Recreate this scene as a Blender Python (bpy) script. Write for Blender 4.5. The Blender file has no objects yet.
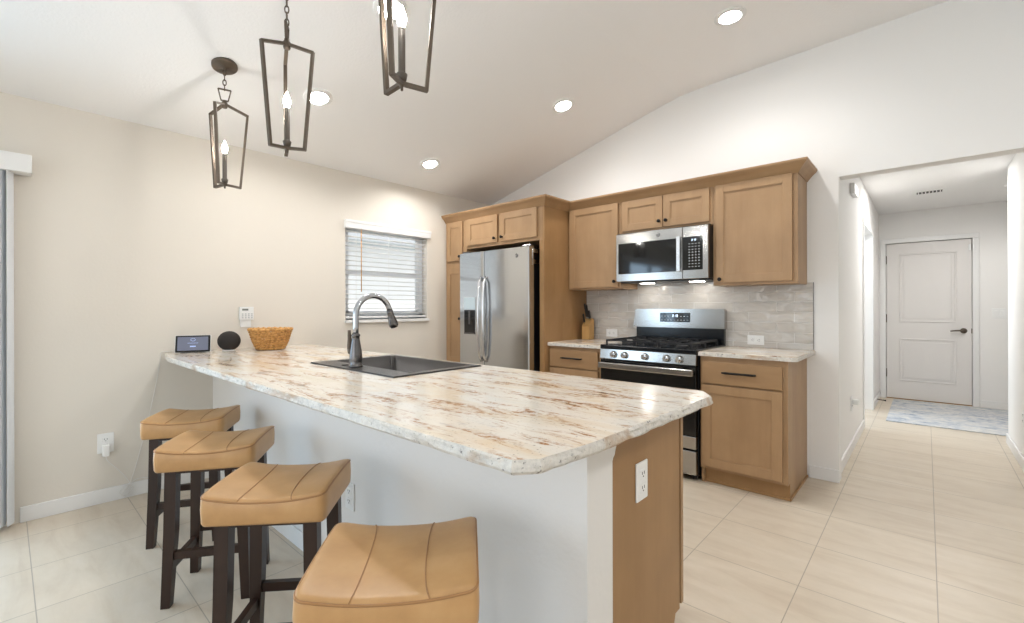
import bpy, bmesh, math, random
from mathutils import Vector, Matrix
random.seed(7)
C = bpy.context.scene.collection
SC = bpy.context.scene
PI = math.pi

# ------------------------------------------------------------------ camera, world, big lights, exposure
cam_d = bpy.data.cameras.new('camera'); cam = bpy.data.objects.new('camera', cam_d); C.objects.link(cam)
cam_d.sensor_width = 36.0; cam_d.sensor_fit = 'HORIZONTAL'
cam_d.lens = 458.61 * 36.0 / 1024.0
cam_d.shift_y = -4.4 / 1024.0
cam_d.clip_start = 0.02
YAW, ROLL = 0.7347, -0.0022
cam.matrix_world = (Matrix.Translation((3.8216, -3.8573, 1.2176)) @ Matrix.Rotation(YAW, 4, 'Z')
                    @ Matrix.Rotation(PI/2, 4, 'X') @ Matrix.Rotation(ROLL, 4, 'Z'))
SC.camera = cam
vs = SC.view_settings
vs.view_transform = 'Standard'; vs.look = 'None'; vs.gamma = 1.0; vs.use_curve_mapping = False
vs.exposure = 0.47
w = bpy.data.worlds.new('daylight'); SC.world = w; w.use_nodes = True
bg = w.node_tree.nodes['Background']
bg.inputs['Color'].default_value = (0.97, 0.985, 1.0, 1); bg.inputs['Strength'].default_value = 1.0

def area(name, loc, rot, sx, sy, power, col):
    l = bpy.data.lights.new(name, 'AREA'); l.shape = 'RECTANGLE'; l.size = sx; l.size_y = sy
    l.energy = power; l.color = col
    o = bpy.data.objects.new(name, l); C.objects.link(o); o.location = loc; o.rotation_euler = rot
    return o
# daylight coming in through the sliding glass door opening in the left wall
area('sliding_door_daylight', (-0.35, -5.15, 1.1), (0, -PI/2, 0), 1.9, 2.3, 60, (0.50, 0.75, 1.0))
# added fill light in an unseen rear opening, also for reflections in the steel
area('rear_fill_light', (3.4, -7.85, 1.35), (PI/2, 0, 0), 3.6, 2.0, 32, (0.86, 0.93, 1.0))
area('overhead_fill_light', (5.3, -3.0, 2.95), (0, 0, 0), .5, .5, 22, (1.0, .99, .97))  # added overhead fill, out of view at the right, for floor and walls
# daylight of the side room off the hall
area('side_room_daylight', (1.3, 2.6, 1.5), (0, -PI/2, 0), 1.2, 1.4, 32, (0.76, 0.88, 1.0))
# added fill light hidden at the hall ceiling, to brighten the hall
area('hall_fill_light', (3.86, 2.2, 2.44), (0, 0, 0), .16, .16, 15, (1.0, .99, .97))
sun_d = bpy.data.lights.new('sun', 'SUN'); sun_d.energy = 2.2; sun_d.angle = .01; sun_d.color = (1, .97, .93)
sun = bpy.data.objects.new('sun', sun_d); C.objects.link(sun); sun.rotation_euler = Vector((.38, .55, .75)).to_track_quat('Z', 'Y').to_euler()

# ------------------------------------------------------------------ materials
def new_mat(name):
    m = bpy.data.materials.new(name); m.use_nodes = True
    n = m.node_tree.nodes; l = m.node_tree.links
    return m, n, l, n['Principled BSDF']
def srgb(r, g, b):
    f = lambda c: (c/255/12.92) if c/255 <= .04045 else ((c/255+.055)/1.055)**2.4
    return (f(r), f(g), f(b), 1)
def plain(name, col, rough=.5, metal=0, spec=.5, coat=0, bump=0, bscale=200):
    m, n, l, b = new_mat(name)
    b.inputs['Base Color'].default_value = col; b.inputs['Roughness'].default_value = rough
    b.inputs['Metallic'].default_value = metal; b.inputs['Specular IOR Level'].default_value = spec
    b.inputs['Coat Weight'].default_value = coat
    if bump:
        t = n.new('ShaderNodeTexNoise'); t.inputs['Scale'].default_value = bscale; t.inputs['Detail'].default_value = 4
        g = n.new('ShaderNodeNewGeometry'); l.new(g.outputs['Position'], t.inputs['Vector'])
        bp = n.new('ShaderNodeBump'); bp.inputs['Strength'].default_value = bump; bp.inputs['Distance'].default_value = .004
        l.new(t.outputs['Fac'], bp.inputs['Height']); l.new(bp.outputs['Normal'], b.inputs['Normal'])
    return m
def emit(name, col, strength):
    m, n, l, b = new_mat(name)
    b.inputs['Base Color'].default_value = (.02, .02, .02, 1)
    b.inputs['Emission Color'].default_value = col; b.inputs['Emission Strength'].default_value = strength
    return m
def pos_map(n, l, scale, rot=(0, 0, 0), loc=(0, 0, 0)):
    g = n.new('ShaderNodeNewGeometry'); mp = n.new('ShaderNodeMapping')
    mp.inputs['Scale'].default_value = scale; mp.inputs['Rotation'].default_value = rot; mp.inputs['Location'].default_value = loc
    l.new(g.outputs['Position'], mp.inputs['Vector']); return mp.outputs['Vector']
def obj_map(n, l, scale):
    g = n.new('ShaderNodeTexCoord'); mp = n.new('ShaderNodeMapping'); mp.inputs['Scale'].default_value = scale
    l.new(g.outputs['Object'], mp.inputs['Vector']); return mp.outputs['Vector']
def noise(n, l, vec, scale, detail=5, rough=.55, dist=0):
    t = n.new('ShaderNodeTexNoise'); t.inputs['Scale'].default_value = scale; t.inputs['Detail'].default_value = detail
    t.inputs['Roughness'].default_value = rough; t.inputs['Distortion'].default_value = dist
    l.new(vec, t.inputs['Vector']); return t.outputs['Fac']
def ramp(n, l, fac, stops, interp='LINEAR'):
    r = n.new('ShaderNodeValToRGB'); r.color_ramp.interpolation = interp
    e = r.color_ramp.elements
    while len(e) < len(stops): e.new(.5)
    for k, (p, c) in enumerate(stops): e[k].position = p; e[k].color = c
    l.new(fac, r.inputs['Fac']); return r.outputs['Color']
def mixc(n, l, fac, a, b, mode='MIX'):
    m = n.new('ShaderNodeMix'); m.data_type = 'RGBA'; m.blend_type = mode
    for s, v in ((m.inputs[0], fac), (m.inputs[6], a), (m.inputs[7], b)):
        if hasattr(v, 'is_linked'): l.new(v, s)
        else: s.default_value = v
    return m.outputs[2]
def bump(n, l, b, h, strength, dist):
    bp = n.new('ShaderNodeBump'); bp.inputs['Strength'].default_value = strength; bp.inputs['Distance'].default_value = dist
    l.new(h, bp.inputs['Height']); l.new(bp.outputs['Normal'], b.inputs['Normal'])

M = {}
M['wall_beige'] = plain('wall_beige', srgb(226, 219, 208), .75, bump=.15, bscale=60)
M['wall_white'] = plain('wall_white', srgb(241, 239, 236), .75, bump=.12, bscale=60)
M['knee_white'] = plain('knee_white', srgb(233, 230, 226), .7, bump=.25, bscale=40)
M['ceiling'] = plain('ceiling_paint', srgb(243, 242, 241), .85, bump=.3, bscale=70)
M['trim'] = plain('trim_white', srgb(236, 235, 233), .35)
M['door_white'] = plain('door_white', srgb(226, 222, 218), .4)
M['plate'] = plain('plate_white', srgb(240, 240, 238), .35)
M['dark_slot'] = plain('slot_dark', srgb(50, 48, 46), .6)
M['bronze'] = plain('dark_bronze', srgb(98, 86, 74), .42, .5)
M['black_metal'] = plain('black_metal', srgb(30, 28, 27), .4, .6)
M['black_gloss'] = plain('black_gloss', srgb(12, 12, 13), .06, 0, .6)
M['black_satin'] = plain('black_satin', srgb(22, 22, 24), .35)
M['black_enamel'] = plain('black_enamel', srgb(16, 17, 20), .18)
M['cast_iron'] = plain('cast_iron', srgb(34, 34, 36), .6, .2, bump=.3, bscale=300)
M['chrome'] = plain('chrome', srgb(200, 203, 206), .15, 1)
M['sleeve'] = plain('candle_sleeve', srgb(92, 84, 76), .5, .3)
M['espresso'] = None
M['knife_handle'] = plain('knife_handle', srgb(28, 25, 24), .4)
M['blind'] = plain('blind_white', srgb(238, 238, 238), .45)
M['vinyl'] = plain('vinyl_white', srgb(228, 232, 236), .4)
M['cable'] = plain('cable_white', srgb(232, 230, 226), .5)
M['fabric_dark'] = plain('speaker_fabric', srgb(46, 42, 40), .9, bump=.6, bscale=400)
M['bulb'] = emit('bulb_glow', (1, .97, .92, 1), 160)
M['lens'] = emit('downlight_lens', (1, .995, .985, 1), 105)
M['digits'] = emit('digits_glow', (.65, .8, 1, 1), 2.5)
M['marks'] = plain('printed_marks', srgb(190, 192, 195), .5)
M['screen'] = emit('screen_glow', srgb(92, 96, 112), .95)
M['screen_marks'] = emit('screen_marks', srgb(170, 190, 235), .9)
M['lcd'] = plain('lcd_gray', srgb(120, 126, 118), .3)
M['wood_cut'] = None
M['house'] = plain('house_siding', srgb(240, 241, 243), .8)
M['eave'] = plain('eave_gray', srgb(190, 194, 200), .8)
M['grass'] = plain('lawn', srgb(200, 205, 200), .9)
M['rubber'] = plain('rubber', srgb(40, 36, 34), .7)

def steel(name, axis, col=(.62, .63, .65, 1), rough=.24):
    m, n, l, b = new_mat(name)
    sc = (3, 3, 3); sc = tuple(1.5 if k == axis else 380 for k in range(3))
    v = pos_map(n, l, sc); f = noise(n, l, v, 1.0, 3)
    b.inputs['Base Color'].default_value = col; b.inputs['Metallic'].default_value = 1
    rr = n.new('ShaderNodeMapRange'); rr.inputs[3].default_value = rough-.05; rr.inputs[4].default_value = rough+.08
    l.new(f, rr.inputs[0]); l.new(rr.outputs[0], b.inputs['Roughness'])
    bump(n, l, b, f, .06, .001)
    return m
M['steel'] = steel('stainless_steel', 0, (.45, .435, .415, 1), .17)
M['steel_fridge'] = steel('stainless_door', 2, (.56, .575, .59, 1), .14)
M['steel_v'] = steel('stainless_handle', 2, (.72, .73, .75, 1), .2)
M['steel_dark'] = plain('gunmetal', srgb(112, 110, 110), .26, 1)
M['sink'] = plain('sink_composite', srgb(60, 57, 55), .32, .2, bump=.2, bscale=500)

def wood(name, a, bcol, dark, axis=2, rough=.42, fine=1.0):
    m, n, l, b = new_mat(name)
    s1 = tuple(1.6 if k == axis else 9*fine for k in range(3)); s2 = tuple(6 if k == axis else 260*fine for k in range(3))
    f1 = noise(n, l, pos_map(n, l, s1), 1, 4, .55, .4)
    f2 = noise(n, l, pos_map(n, l, s2), 1, 2)
    f3 = noise(n, l, pos_map(n, l, (5, 5, 5)), 1, 5)
    c1 = ramp(n, l, f1, [(.25, bcol), (.6, a), (.8, a)])
    c2 = mixc(n, l, .10, c1, ramp(n, l, f2, [(.35, dark), (.6, (1, 1, 1, 1))]), 'MULTIPLY')
    c3 = mixc(n, l, .5, c2, ramp(n, l, f3, [(.3, (.78, .76, .74, 1)), (.7, (1, 1, 1, 1))]), 'MULTIPLY')
    l.new(c3, b.inputs['Base Color']); b.inputs['Roughness'].default_value = rough
    bump(n, l, b, f2, .05, .001); b.inputs['Specular IOR Level'].default_value = .35
    return m
M['wood'] = wood('maple_stain', srgb(177, 144, 108), srgb(166, 132, 97), (.8, .75, .7, 1))
M['wood_h'] = wood('maple_stain_horizontal', srgb(172, 138, 101), srgb(161, 127, 91), (.8, .75, .7, 1), 0)
M['wood_panel_dim'] = wood('maple_panel_dim', srgb(168, 131, 90), srgb(158, 121, 80), (.8, .75, .7, 1))  # same maple finish; the panels' dimmer light is put into this darker tone
M['wood_cut'] = wood('bamboo_block', srgb(214, 172, 112), srgb(200, 156, 96), (.7, .6, .5, 1), 2, .5)
M['espresso'] = wood('espresso_wood', srgb(54, 36, 27), srgb(38, 25, 19), (.6, .5, .45, 1), 2, .35)

def leather():
    m, n, l, b = new_mat('tan_leather')
    f = noise(n, l, obj_map(n, l, (1, 1, 1)), 9, 5)
    fb = noise(n, l, obj_map(n, l, (1, 1, 1)), 260, 3)
    l.new(ramp(n, l, f, [(.3, srgb(186, 143, 94)), (.55, srgb(199, 155, 104)), (.75, srgb(206, 164, 114))]), b.inputs['Base Color'])
    b.inputs['Roughness'].default_value = .38; b.inputs['Specular IOR Level'].default_value = .5
    bump(n, l, b, fb, .15, .001); return m
M['leather'] = leather()
M['thread'] = plain('leather_seam', srgb(168, 124, 78), .5)

def granite():
    m, n, l, b = new_mat('cream_granite')
    rot = (0, 0, .10)
    v = pos_map(n, l, (1.0, 4.2, 4.2), rot)
    vw = n.new('ShaderNodeVectorMath'); vw.operation = 'ADD'
    t = n.new('ShaderNodeTexNoise'); t.inputs['Scale'].default_value = 3.0; t.inputs['Detail'].default_value = 3
    l.new(v, t.inputs['Vector'])
    sc = n.new('ShaderNodeVectorMath'); sc.operation = 'SCALE'; sc.inputs['Scale'].default_value = .28
    l.new(t.outputs['Color'], sc.inputs[0]); l.new(v, vw.inputs[0]); l.new(sc.outputs[0], vw.inputs[1])
    V = vw.outputs[0]
    base = ramp(n, l, noise(n, l, V, 2.2, 6, .6), [(.3, srgb(228, 218, 200)), (.5, srgb(238, 231, 220)), (.72, srgb(226, 222, 214))])
    # tan clouds
    f1 = noise(n, l, V, 2.6, 9, .66, .5)
    m1 = ramp(n, l, f1, [(.48, (0, 0, 0, 1)), (.66, (.6, .6, .6, 1))])
    c = mixc(n, l, m1, base, srgb(224, 198, 160))
    # rust streaks
    f2 = noise(n, l, V, 3.7, 10, .70, 1.0)
    m2 = ramp(n, l, f2, [(.51, (0, 0, 0, 1)), (.60, (1, 1, 1, 1))])
    gr = ramp(n, l, noise(n, l, pos_map(n, l, (1, 1, 1)), 55, 5, .7), [(.40, (.05, .05, .05, 1)), (.56, (1, 1, 1, 1))])
    mm = mixc(n, l, 1.0, m2, gr, 'MULTIPLY')
    c = mixc(n, l, mm, c, srgb(170, 120, 70))
    m5 = ramp(n, l, f2, [(.60, (0, 0, 0, 1)), (.67, (.9, .9, .9, 1))])
    c = mixc(n, l, m5, c, srgb(116, 82, 54))
    # gray-violet cloud
    v3 = pos_map(n, l, (1.3, 3.6, 3.6), rot, (7.3, 2.1, 0))
    f3 = noise(n, l, v3, 2.4, 8, .65, .3)
    m3 = ramp(n, l, f3, [(.62, (0, 0, 0, 1)), (.74, (1, 1, 1, 1))])
    c = mixc(n, l, m3, c, srgb(168, 160, 158))
    # fine speckle
    f4 = noise(n, l, pos_map(n, l, (1, 1, 1)), 120, 4, .6)
    m4 = ramp(n, l, f4, [(.62, (0, 0, 0, 1)), (.70, (.75, .75, .75, 1))])
    c = mixc(n, l, m4, c, srgb(150, 138, 124))
    l.new(c, b.inputs['Base Color'])
    b.inputs['Roughness'].default_value = .14; b.inputs['Specular IOR Level'].default_value = .5
    return m
M['granite'] = granite()
def granite_edge():
    m, n, l, b = new_mat('granite_chiselled')
    v = pos_map(n, l, (1, 1, 1))
    f = noise(n, l, v, 45, 8, .75)
    c = ramp(n, l, f, [(.28, srgb(128, 124, 118)), (.40, srgb(206, 201, 193)), (.6, srgb(228, 223, 214)), (.75, srgb(206, 194, 176))])
    f2 = noise(n, l, v, 85, 4, .6)
    c = mixc(n, l, ramp(n, l, f2, [(.62, (0, 0, 0, 1)), (.70, (1, 1, 1, 1))]), c, srgb(92, 84, 78))
    f3 = noise(n, l, pos_map(n, l, (1.5, 4, 4)), 3, 5)
    c = mixc(n, l, ramp(n, l, f3, [(.56, (0, 0, 0, 1)), (.68, (.8, .8, .8, 1))]), c, srgb(176, 140, 100))
    l.new(c, b.inputs['Base Color']); b.inputs['Roughness'].default_value = .45
    bump(n, l, b, f, .7, .006); return m
M['granite_edge'] = granite_edge()

def floor_tile():
    m, n, l, b = new_mat('cream_floor_tile')
    PX, PY = .449, .447
    v = pos_map(n, l, (1/PX, 1/PY, 1), (0, 0, 0), (-2.956/PX+40, .645/PY+40, 0))
    br = n.new('ShaderNodeTexBrick'); l.new(v, br.inputs['Vector'])
    br.offset = 0; br.squash = 1
    br.inputs['Scale'].default_value = 1; br.inputs['Brick Width'].default_value = 1; br.inputs['Row Height'].default_value = 1
    br.inputs['Mortar Size'].default_value = .0045; br.inputs['Mortar Smooth'].default_value = .1; br.inputs['Bias'].default_value = 0
    br.inputs['Color1'].default_value = (1, 1, 1, 1); br.inputs['Color2'].default_value = (.95, .95, .95, 1); br.inputs['Mortar'].default_value = (0, 0, 0, 1)
    f1 = noise(n, l, pos_map(n, l, (1.2, 6, 1)), 1.6, 6, .6, .6)
    f2 = noise(n, l, pos_map(n, l, (3, 3, 1)), 4, 6, .65)
    c = ramp(n, l, f1, [(.3, srgb(206, 191, 171)), (.5, srgb(216, 203, 184)), (.7, srgb(221, 209, 192))])
    c = mixc(n, l, .4, c, ramp(n, l, f2, [(.3, (.88, .87, .86, 1)), (.65, (1, 1, 1, 1))]), 'MULTIPLY')
    c = mixc(n, l, .6, c, br.outputs['Color'], 'MULTIPLY')
    c = mixc(n, l, br.outputs['Fac'], c, srgb(170, 158, 142))
    l.new(c, b.inputs['Base Color']); b.inputs['Roughness'].default_value = .36; b.inputs['Specular IOR Level'].default_value = .4
    inv = n.new('ShaderNodeMath'); inv.operation = 'SUBTRACT'; inv.inputs[0].default_value = 1; l.new(br.outputs['Fac'], inv.inputs[1])
    bump(n, l, b, inv.outputs[0], .3, .002); return m
M['floor'] = floor_tile()

def subway():
    m, n, l, b = new_mat('greige_glossy_tile')
    g = n.new('ShaderNodeNewGeometry'); sep = n.new('ShaderNodeSeparateXYZ'); l.new(g.outputs['Position'], sep.inputs[0])
    cb = n.new('ShaderNodeCombineXYZ'); l.new(sep.outputs['X'], cb.inputs['X']); l.new(sep.outputs['Z'], cb.inputs['Y'])
    mp = n.new('ShaderNodeMapping'); mp.inputs['Location'].default_value = (20.07, 9.998, 0)
    mp.inputs['Scale'].default_value = (1, 1, 1); l.new(cb.outputs[0], mp.inputs['Vector'])
    br = n.new('ShaderNodeTexBrick'); l.new(mp.outputs[0], br.inputs['Vector']); br.offset = .37; br.offset_frequency = 2; br.squash = 1
    br.inputs['Scale'].default_value = 1; br.inputs['Brick Width'].default_value = .305; br.inputs['Row Height'].default_value = .0755
    br.inputs['Mortar Size'].default_value = .0026; br.inputs['Mortar Smooth'].default_value = .2; br.inputs['Bias'].default_value = 0
    br.inputs['Color1'].default_value = srgb(200, 194, 186); br.inputs['Color2'].default_value = srgb(209, 203, 195); br.inputs['Mortar'].default_value = srgb(236, 233, 228)
    f = noise(n, l, pos_map(n, l, (8, 8, 14)), 1, 1.5, .5, .3)
    c = mixc(n, l, .12, br.outputs['Color'], ramp(n, l, f, [(.3, (.8, .8, .8, 1)), (.7, (1, 1, 1, 1))]), 'MULTIPLY')
    l.new(c, b.inputs['Base Color'])
    b.inputs['Roughness'].default_value = .05
    inv = n.new('ShaderNodeMath'); inv.operation = 'MULTIPLY_ADD'; inv.inputs[1].default_value = -.5; l.new(br.outputs['Fac'], inv.inputs[0]); l.new(f, inv.inputs[2])
    bump(n, l, b, inv.outputs[0], 1.0, .022); return m
M['subway'] = subway()

def rug_mat():
    m, n, l, b = new_mat('distressed_rug')
    v = pos_map(n, l, (2.2, 3.4, 1))
    f = noise(n, l, v, 3.0, 9, .75, .8); f2 = noise(n, l, pos_map(n, l, (1, 1, 1)), 14, 6, .7)
    c = ramp(n, l, f, [(.36, srgb(132, 144, 160)), (.46, srgb(190, 193, 198)), (.58, srgb(218, 214, 207)), (.70, srgb(164, 170, 180))])
    c = mixc(n, l, .5, c, ramp(n, l, f2, [(.35, (.7, .73, .77, 1)), (.6, (1, 1, 1, 1))]), 'MULTIPLY')
    l.new(c, b.inputs['Base Color']); b.inputs['Roughness'].default_value = .95; bump(n, l, b, f2, .4, .004); return m
M['rug'] = rug_mat()
def wicker():
    m, n, l, b = new_mat('wicker')
    f = noise(n, l, pos_map(n, l, (1, 1, 1)), 60, 4)
    l.new(ramp(n, l, f, [(.3, srgb(150, 98, 46)), (.5, srgb(206, 152, 84)), (.72, srgb(224, 178, 112))]), b.inputs['Base Color'])
    b.inputs['Roughness'].default_value = .55; return m
M['wicker'] = wicker()
def glass():
    m, n, l, b = new_mat('window_glass')
    b.inputs['Base Color'].default_value = (1, 1, 1, 1); b.inputs['Roughness'].default_value = 0
    b.inputs['Transmission Weight'].default_value = 1; b.inputs['IOR'].default_value = 1.02
    return m
M['glass'] = glass()

# ------------------------------------------------------------------ mesh helpers
def nb(): return bmesh.new()
def box(bm, x0, x1, y0, y1, z0, z1, b=0, seg=2, mi=0):
    r = bmesh.ops.create_cube(bm, size=1.0); vs_ = r['verts']
    for v in vs_:
        v.co = Vector((x0 if v.co.x < 0 else x1, y0 if v.co.y < 0 else y1, z0 if v.co.z < 0 else z1))
    fs = set(f for v in vs_ for f in v.link_faces)
    for f in fs: f.material_index = mi
    if b > 0:
        es = list(set(e for v in vs_ for e in v.link_edges))
        rr = bmesh.ops.bevel(bm, geom=es, offset=b, segments=seg, affect='EDGES', profile=.5)
        for f in rr['faces']: f.material_index = mi
    return vs_
def prism(bm, pts, plane, a, b, mi=0):
    def P(u, v, t): return {'xy': (u, v, t), 'xz': (u, t, v), 'yz': (t, u, v)}[plane]
    A = [bm.verts.new(P(u, v, a)) for u, v in pts]; B = [bm.verts.new(P(u, v, b)) for u, v in pts]
    fs = [bm.faces.new(A), bm.faces.new(B[::-1])]
    for k in range(len(pts)):
        j = (k+1) % len(pts); fs.append(bm.faces.new((A[k], B[k], B[j], A[j])))
    for f in fs: f.material_index = mi
    return fs
def frame_of(d):
    d = d.normalized(); u = Vector((0, 0, 1)) if abs(d.z) < .9 else Vector((1, 0, 0))
    s = d.cross(u).normalized(); return s, s.cross(d).normalized()
def tube(bm, pts, r, n=8, closed=False, mi=0, flat=None):
    pts = [Vector(p) for p in pts]; N = len(pts); rings = []
    R = r if isinstance(r, (list, tuple)) else [r]*N
    s = None
    for i, p in enumerate(pts):
        if closed: d = pts[(i+1) % N] - pts[i-1]
        else: d = pts[min(i+1, N-1)] - pts[max(i-1, 0)]
        d.normalize()
        if s is None: s, t = frame_of(d)
        else:
            s = (s - d*s.dot(d)).normalized(); t = s.cross(d).normalized()
        fl = flat or (1, 1)
        rings.append([bm.verts.new(p + (s*math.cos(2*PI*k/n+PI/n)*fl[0] + t*math.sin(2*PI*k/n+PI/n)*fl[1])*R[i]) for k in range(n)])
    M_ = N if closed else N-1
    for i in range(M_):
        a, c = rings[i], rings[(i+1) % N]
        for k in range(n):
            f = bm.faces.new((a[k], a[(k+1) % n], c[(k+1) % n], c[k])); f.material_index = mi; f.smooth = n > 5
    if not closed:
        bm.faces.new(rings[0][::-1]).material_index = mi; bm.faces.new(rings[-1]).material_index = mi
def cyl(bm, p0, p1, r0, r1=None, n=20, mi=0): tube(bm, [p0, p1], [r0, r1 if r1 is not None else r0], n, mi=mi)
def bar(bm, p0, p1, wdt, dep, side, mi=0):
    """rectangular bar from p0 to p1; 'side' is the direction of its width"""
    p0, p1, s = Vector(p0), Vector(p1), Vector(side); d = (p1-p0).normalized()
    s = (s - d*s.dot(d)).normalized(); t = d.cross(s)
    q = []
    for p in (p0, p1):
        q.append([bm.verts.new(p + s*a*wdt/2 + t*b_*dep/2) for a, b_ in ((-1, -1), (1, -1), (1, 1), (-1, 1))])
    for k in range(4): bm.faces.new((q[0][k], q[0][(k+1) % 4], q[1][(k+1) % 4], q[1][k])).material_index = mi
    bm.faces.new(q[0][::-1]).material_index = mi; bm.faces.new(q[1]).material_index = mi
def lathe(bm, prof, c=(0, 0, 0), n=32, rot=None, mi=0, smooth=True):
    rings = []
    for r, z in prof:
        if r < 1e-6: pts = [Vector((0, 0, z))]
        else: pts = [Vector((r*math.cos(2*PI*k/n), r*math.sin(2*PI*k/n), z)) for k in range(n)]
        if rot is not None: pts = [rot @ p for p in pts]
        rings.append([bm.verts.new(p + Vector(c)) for p in pts])
    for a, b_ in zip(rings, rings[1:]):
        for k in range(n):
            k2 = (k+1) % n
            if len(a) == 1 and len(b_) == 1: continue
            if len(a) == 1: f = bm.faces.new((a[0], b_[k], b_[k2]))
            elif len(b_) == 1: f = bm.faces.new((a[k], b_[0], a[k2]))
            else: f = bm.faces.new((a[k], b_[k], b_[k2], a[k2]))
            f.material_index = mi; f.smooth = smooth
ROTY = lambda ax: ax.to_track_quat('Z', 'Y').to_matrix()
FACE = Matrix.Rotation(PI/2, 3, 'X')          # lathe axis +Z -> -Y (towards the room)
WO = {}
def obj(name, bm, mat, parent=None, smooth=False):
    me = bpy.data.meshes.new(name)
    bmesh.ops.recalc_face_normals(bm, faces=bm.faces[:])
    off = WO.get(parent.name, Vector((0, 0, 0))) if parent else Vector((0, 0, 0))
    if off.length: bmesh.ops.translate(bm, verts=bm.verts[:], vec=-off)
    if smooth:
        for f in bm.faces: f.smooth = True
    bm.to_mesh(me); bm.free()
    for m_ in (mat if isinstance(mat, (list, tuple)) else [mat]): me.materials.append(M[m_])
    o = bpy.data.objects.new(name, me); C.objects.link(o)
    if parent: o.parent = parent; WO[o.name] = off
    return o
def tag(o, label, cat, group=None):
    o['label'] = label; o['category'] = cat
    if group: o['group'] = group
    return o
def thing(name, label, cat, loc=(0, 0, 0), group=None):
    o = bpy.data.objects.new(name, None); C.objects.link(o); o.location = loc; o.empty_display_size = .1
    WO[o.name] = Vector(loc); return tag(o, label, cat, group)
def struct(name, bm, mat, parent=None):
    o = obj(name, bm, mat, parent)
    if not parent: o['kind'] = 'structure'
    return o
def one(name, label, cat, bm, mat, group=None, smooth=False):
    return tag(obj(name, bm, mat, None, smooth), label, cat, group)
def copy_tree(root):
    r = root.copy(); C.objects.link(r)
    def rec(src, dst):
        for ch in list(src.children):
            c = ch.copy(); C.objects.link(c); c.parent = dst; rec(ch, c)
    rec(root, r); return r

# ------------------------------------------------------------------ the setting
HC = 2.422; XB = 2.27; ZB = 3.02; XR = 7.2; YF = -7.8; YH = 4.01
XH = 3.35                                   # left wall of the hall
bm = nb(); box(bm, 0, XR, YF, YH+.1, -.1, 0); box(bm, .9, 0, .12, YH+.1, -.1, 0); struct('floor', bm, 'floor')
bm = nb(); prism(bm, [(-.05, HC-.013), (1.95, HC+(ZB-HC)*1.95/XB-.001), (2.12, HC+(ZB-HC)*2.12/XB-.006), (XB, ZB-.012), (2.42, ZB+.001), (2.60, ZB+.0105), (3.95, 3.08), (XR, 3.09), (XR, 3.22), (3.95, 3.22), (XB, 3.16), (-.05, HC+.12)], 'xz', YF, .12)
struct('ceiling', bm, 'ceiling')
# left wall with the window opening and the sliding-door opening
WY0, WY1, WZ0, WZ1 = -1.83, -.93, 1.105, 1.965
bm = nb()
box(bm, -.15, 0, WY1, .12, 0, HC); box(bm, -.15, 0, -3.95, WY0, 0, HC)
box(bm, -.15, 0, WY0, WY1, 0, WZ0); box(bm, -.15, 0, WY0, WY1, WZ1, HC)
box(bm, -.15, 0, -6.35, -3.95, 2.03, HC); box(bm, -.15, 0, YF, -6.35, 0, HC)
struct('wall_left', bm, 'wall_beige')
# back (range) wall with the opening to the hall
ZO = 2.112
bm = nb()
prism(bm, [(-.0, 0), (3.374, 0), (3.374, 3.07), (XB, ZB+.02), (-.0, HC+.01)], 'xz', 0, .12)
prism(bm, [(3.374, ZO), (4.40, ZO), (4.40, 3.1), (3.374, 3.07)], 'xz', 0, .12)
prism(bm, [(4.40, 0), (XR, 0), (XR, 3.11), (4.40, 3.1)], 'xz', 0, .12)
bmesh.ops.remove_doubles(bm, verts=bm.verts[:], dist=.0005)
struct('wall_back', bm, 'wall_white')
bm = nb(); box(bm, 0, 1.6, YF-.15, YF, 0, 3.0); box(bm, 5.2, XR, YF-.15, YF, 0, 3.2); box(bm, 1.6, 5.2, YF-.15, YF, 0, .35); box(bm, 1.6, 5.2, YF-.15, YF, 2.35, 3.2)
struct('wall_front', bm, 'wall_white')
bm = nb(); box(bm, XR, XR+.12, YF, .12, 0, 3.2); struct('wall_right', bm, 'wall_white')
# hall
bm = nb()
box(bm, 3.23, XH, .12, 1.92, 0, 2.45); box(bm, 3.23, XH, 1.92, 2.97, 2.06, 2.45); box(bm, 3.23, XH, 2.97, YH, 0, 2.45)
prism(bm, [(3.374, .119), (XH, .16), (XH-.02, .119)], 'xy', 0, 2.45)
struct('wall_hall_left', bm, 'wall_white')
bm = nb(); box(bm, .9, 3.423-.045, YH, YH+.12, 0, 2.45); box(bm, 4.236+.045, 6.2, YH, YH+.12, 0, 2.45); box(bm, 3.378, 4.281, YH, YH+.12, 2.09, 2.45)
box(bm, 3.38, 4.28, YH+.1, YH+.16, 0, 2.1)
struct('wall_hall_back', bm, 'wall_white')
bm = nb(); box(bm, 4.36, 4.48, .12, 2.12, 0, 2.45); struct('wall_hall_right', bm, 'wall_white')
bm = nb(); box(bm, 6.2, 6.3, .12, YH+.1, 0, 2.45); struct('wall_hall_far', bm, 'wall_white')
bm = nb(); box(bm, .8, .9, .12, YH+.1, 0, 2.45); struct('wall_side_room', bm, 'wall_white')
bm = nb(); box(bm, .9, 6.3, .12, YH+.1, 2.45, 2.55); struct('ceiling_hall', bm, 'ceiling')
# half wall under the bar, with its flared plaster top at the open end
KY0, KY1, PX_END = -2.850, -2.722, 3.172
bm = nb()
prism(bm, [(KY0, 0), (KY1, 0), (KY1, .787), (KY1+.005, .797), (KY1+.012, .802), (KY1+.016, .814), (KY1+.024, .829), (KY1+.036, .838), (KY1+.036, .8835), (KY0, .8835)], 'yz', 0, PX_END)
struct('wall_peninsula', bm, 'knee_white')
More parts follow.
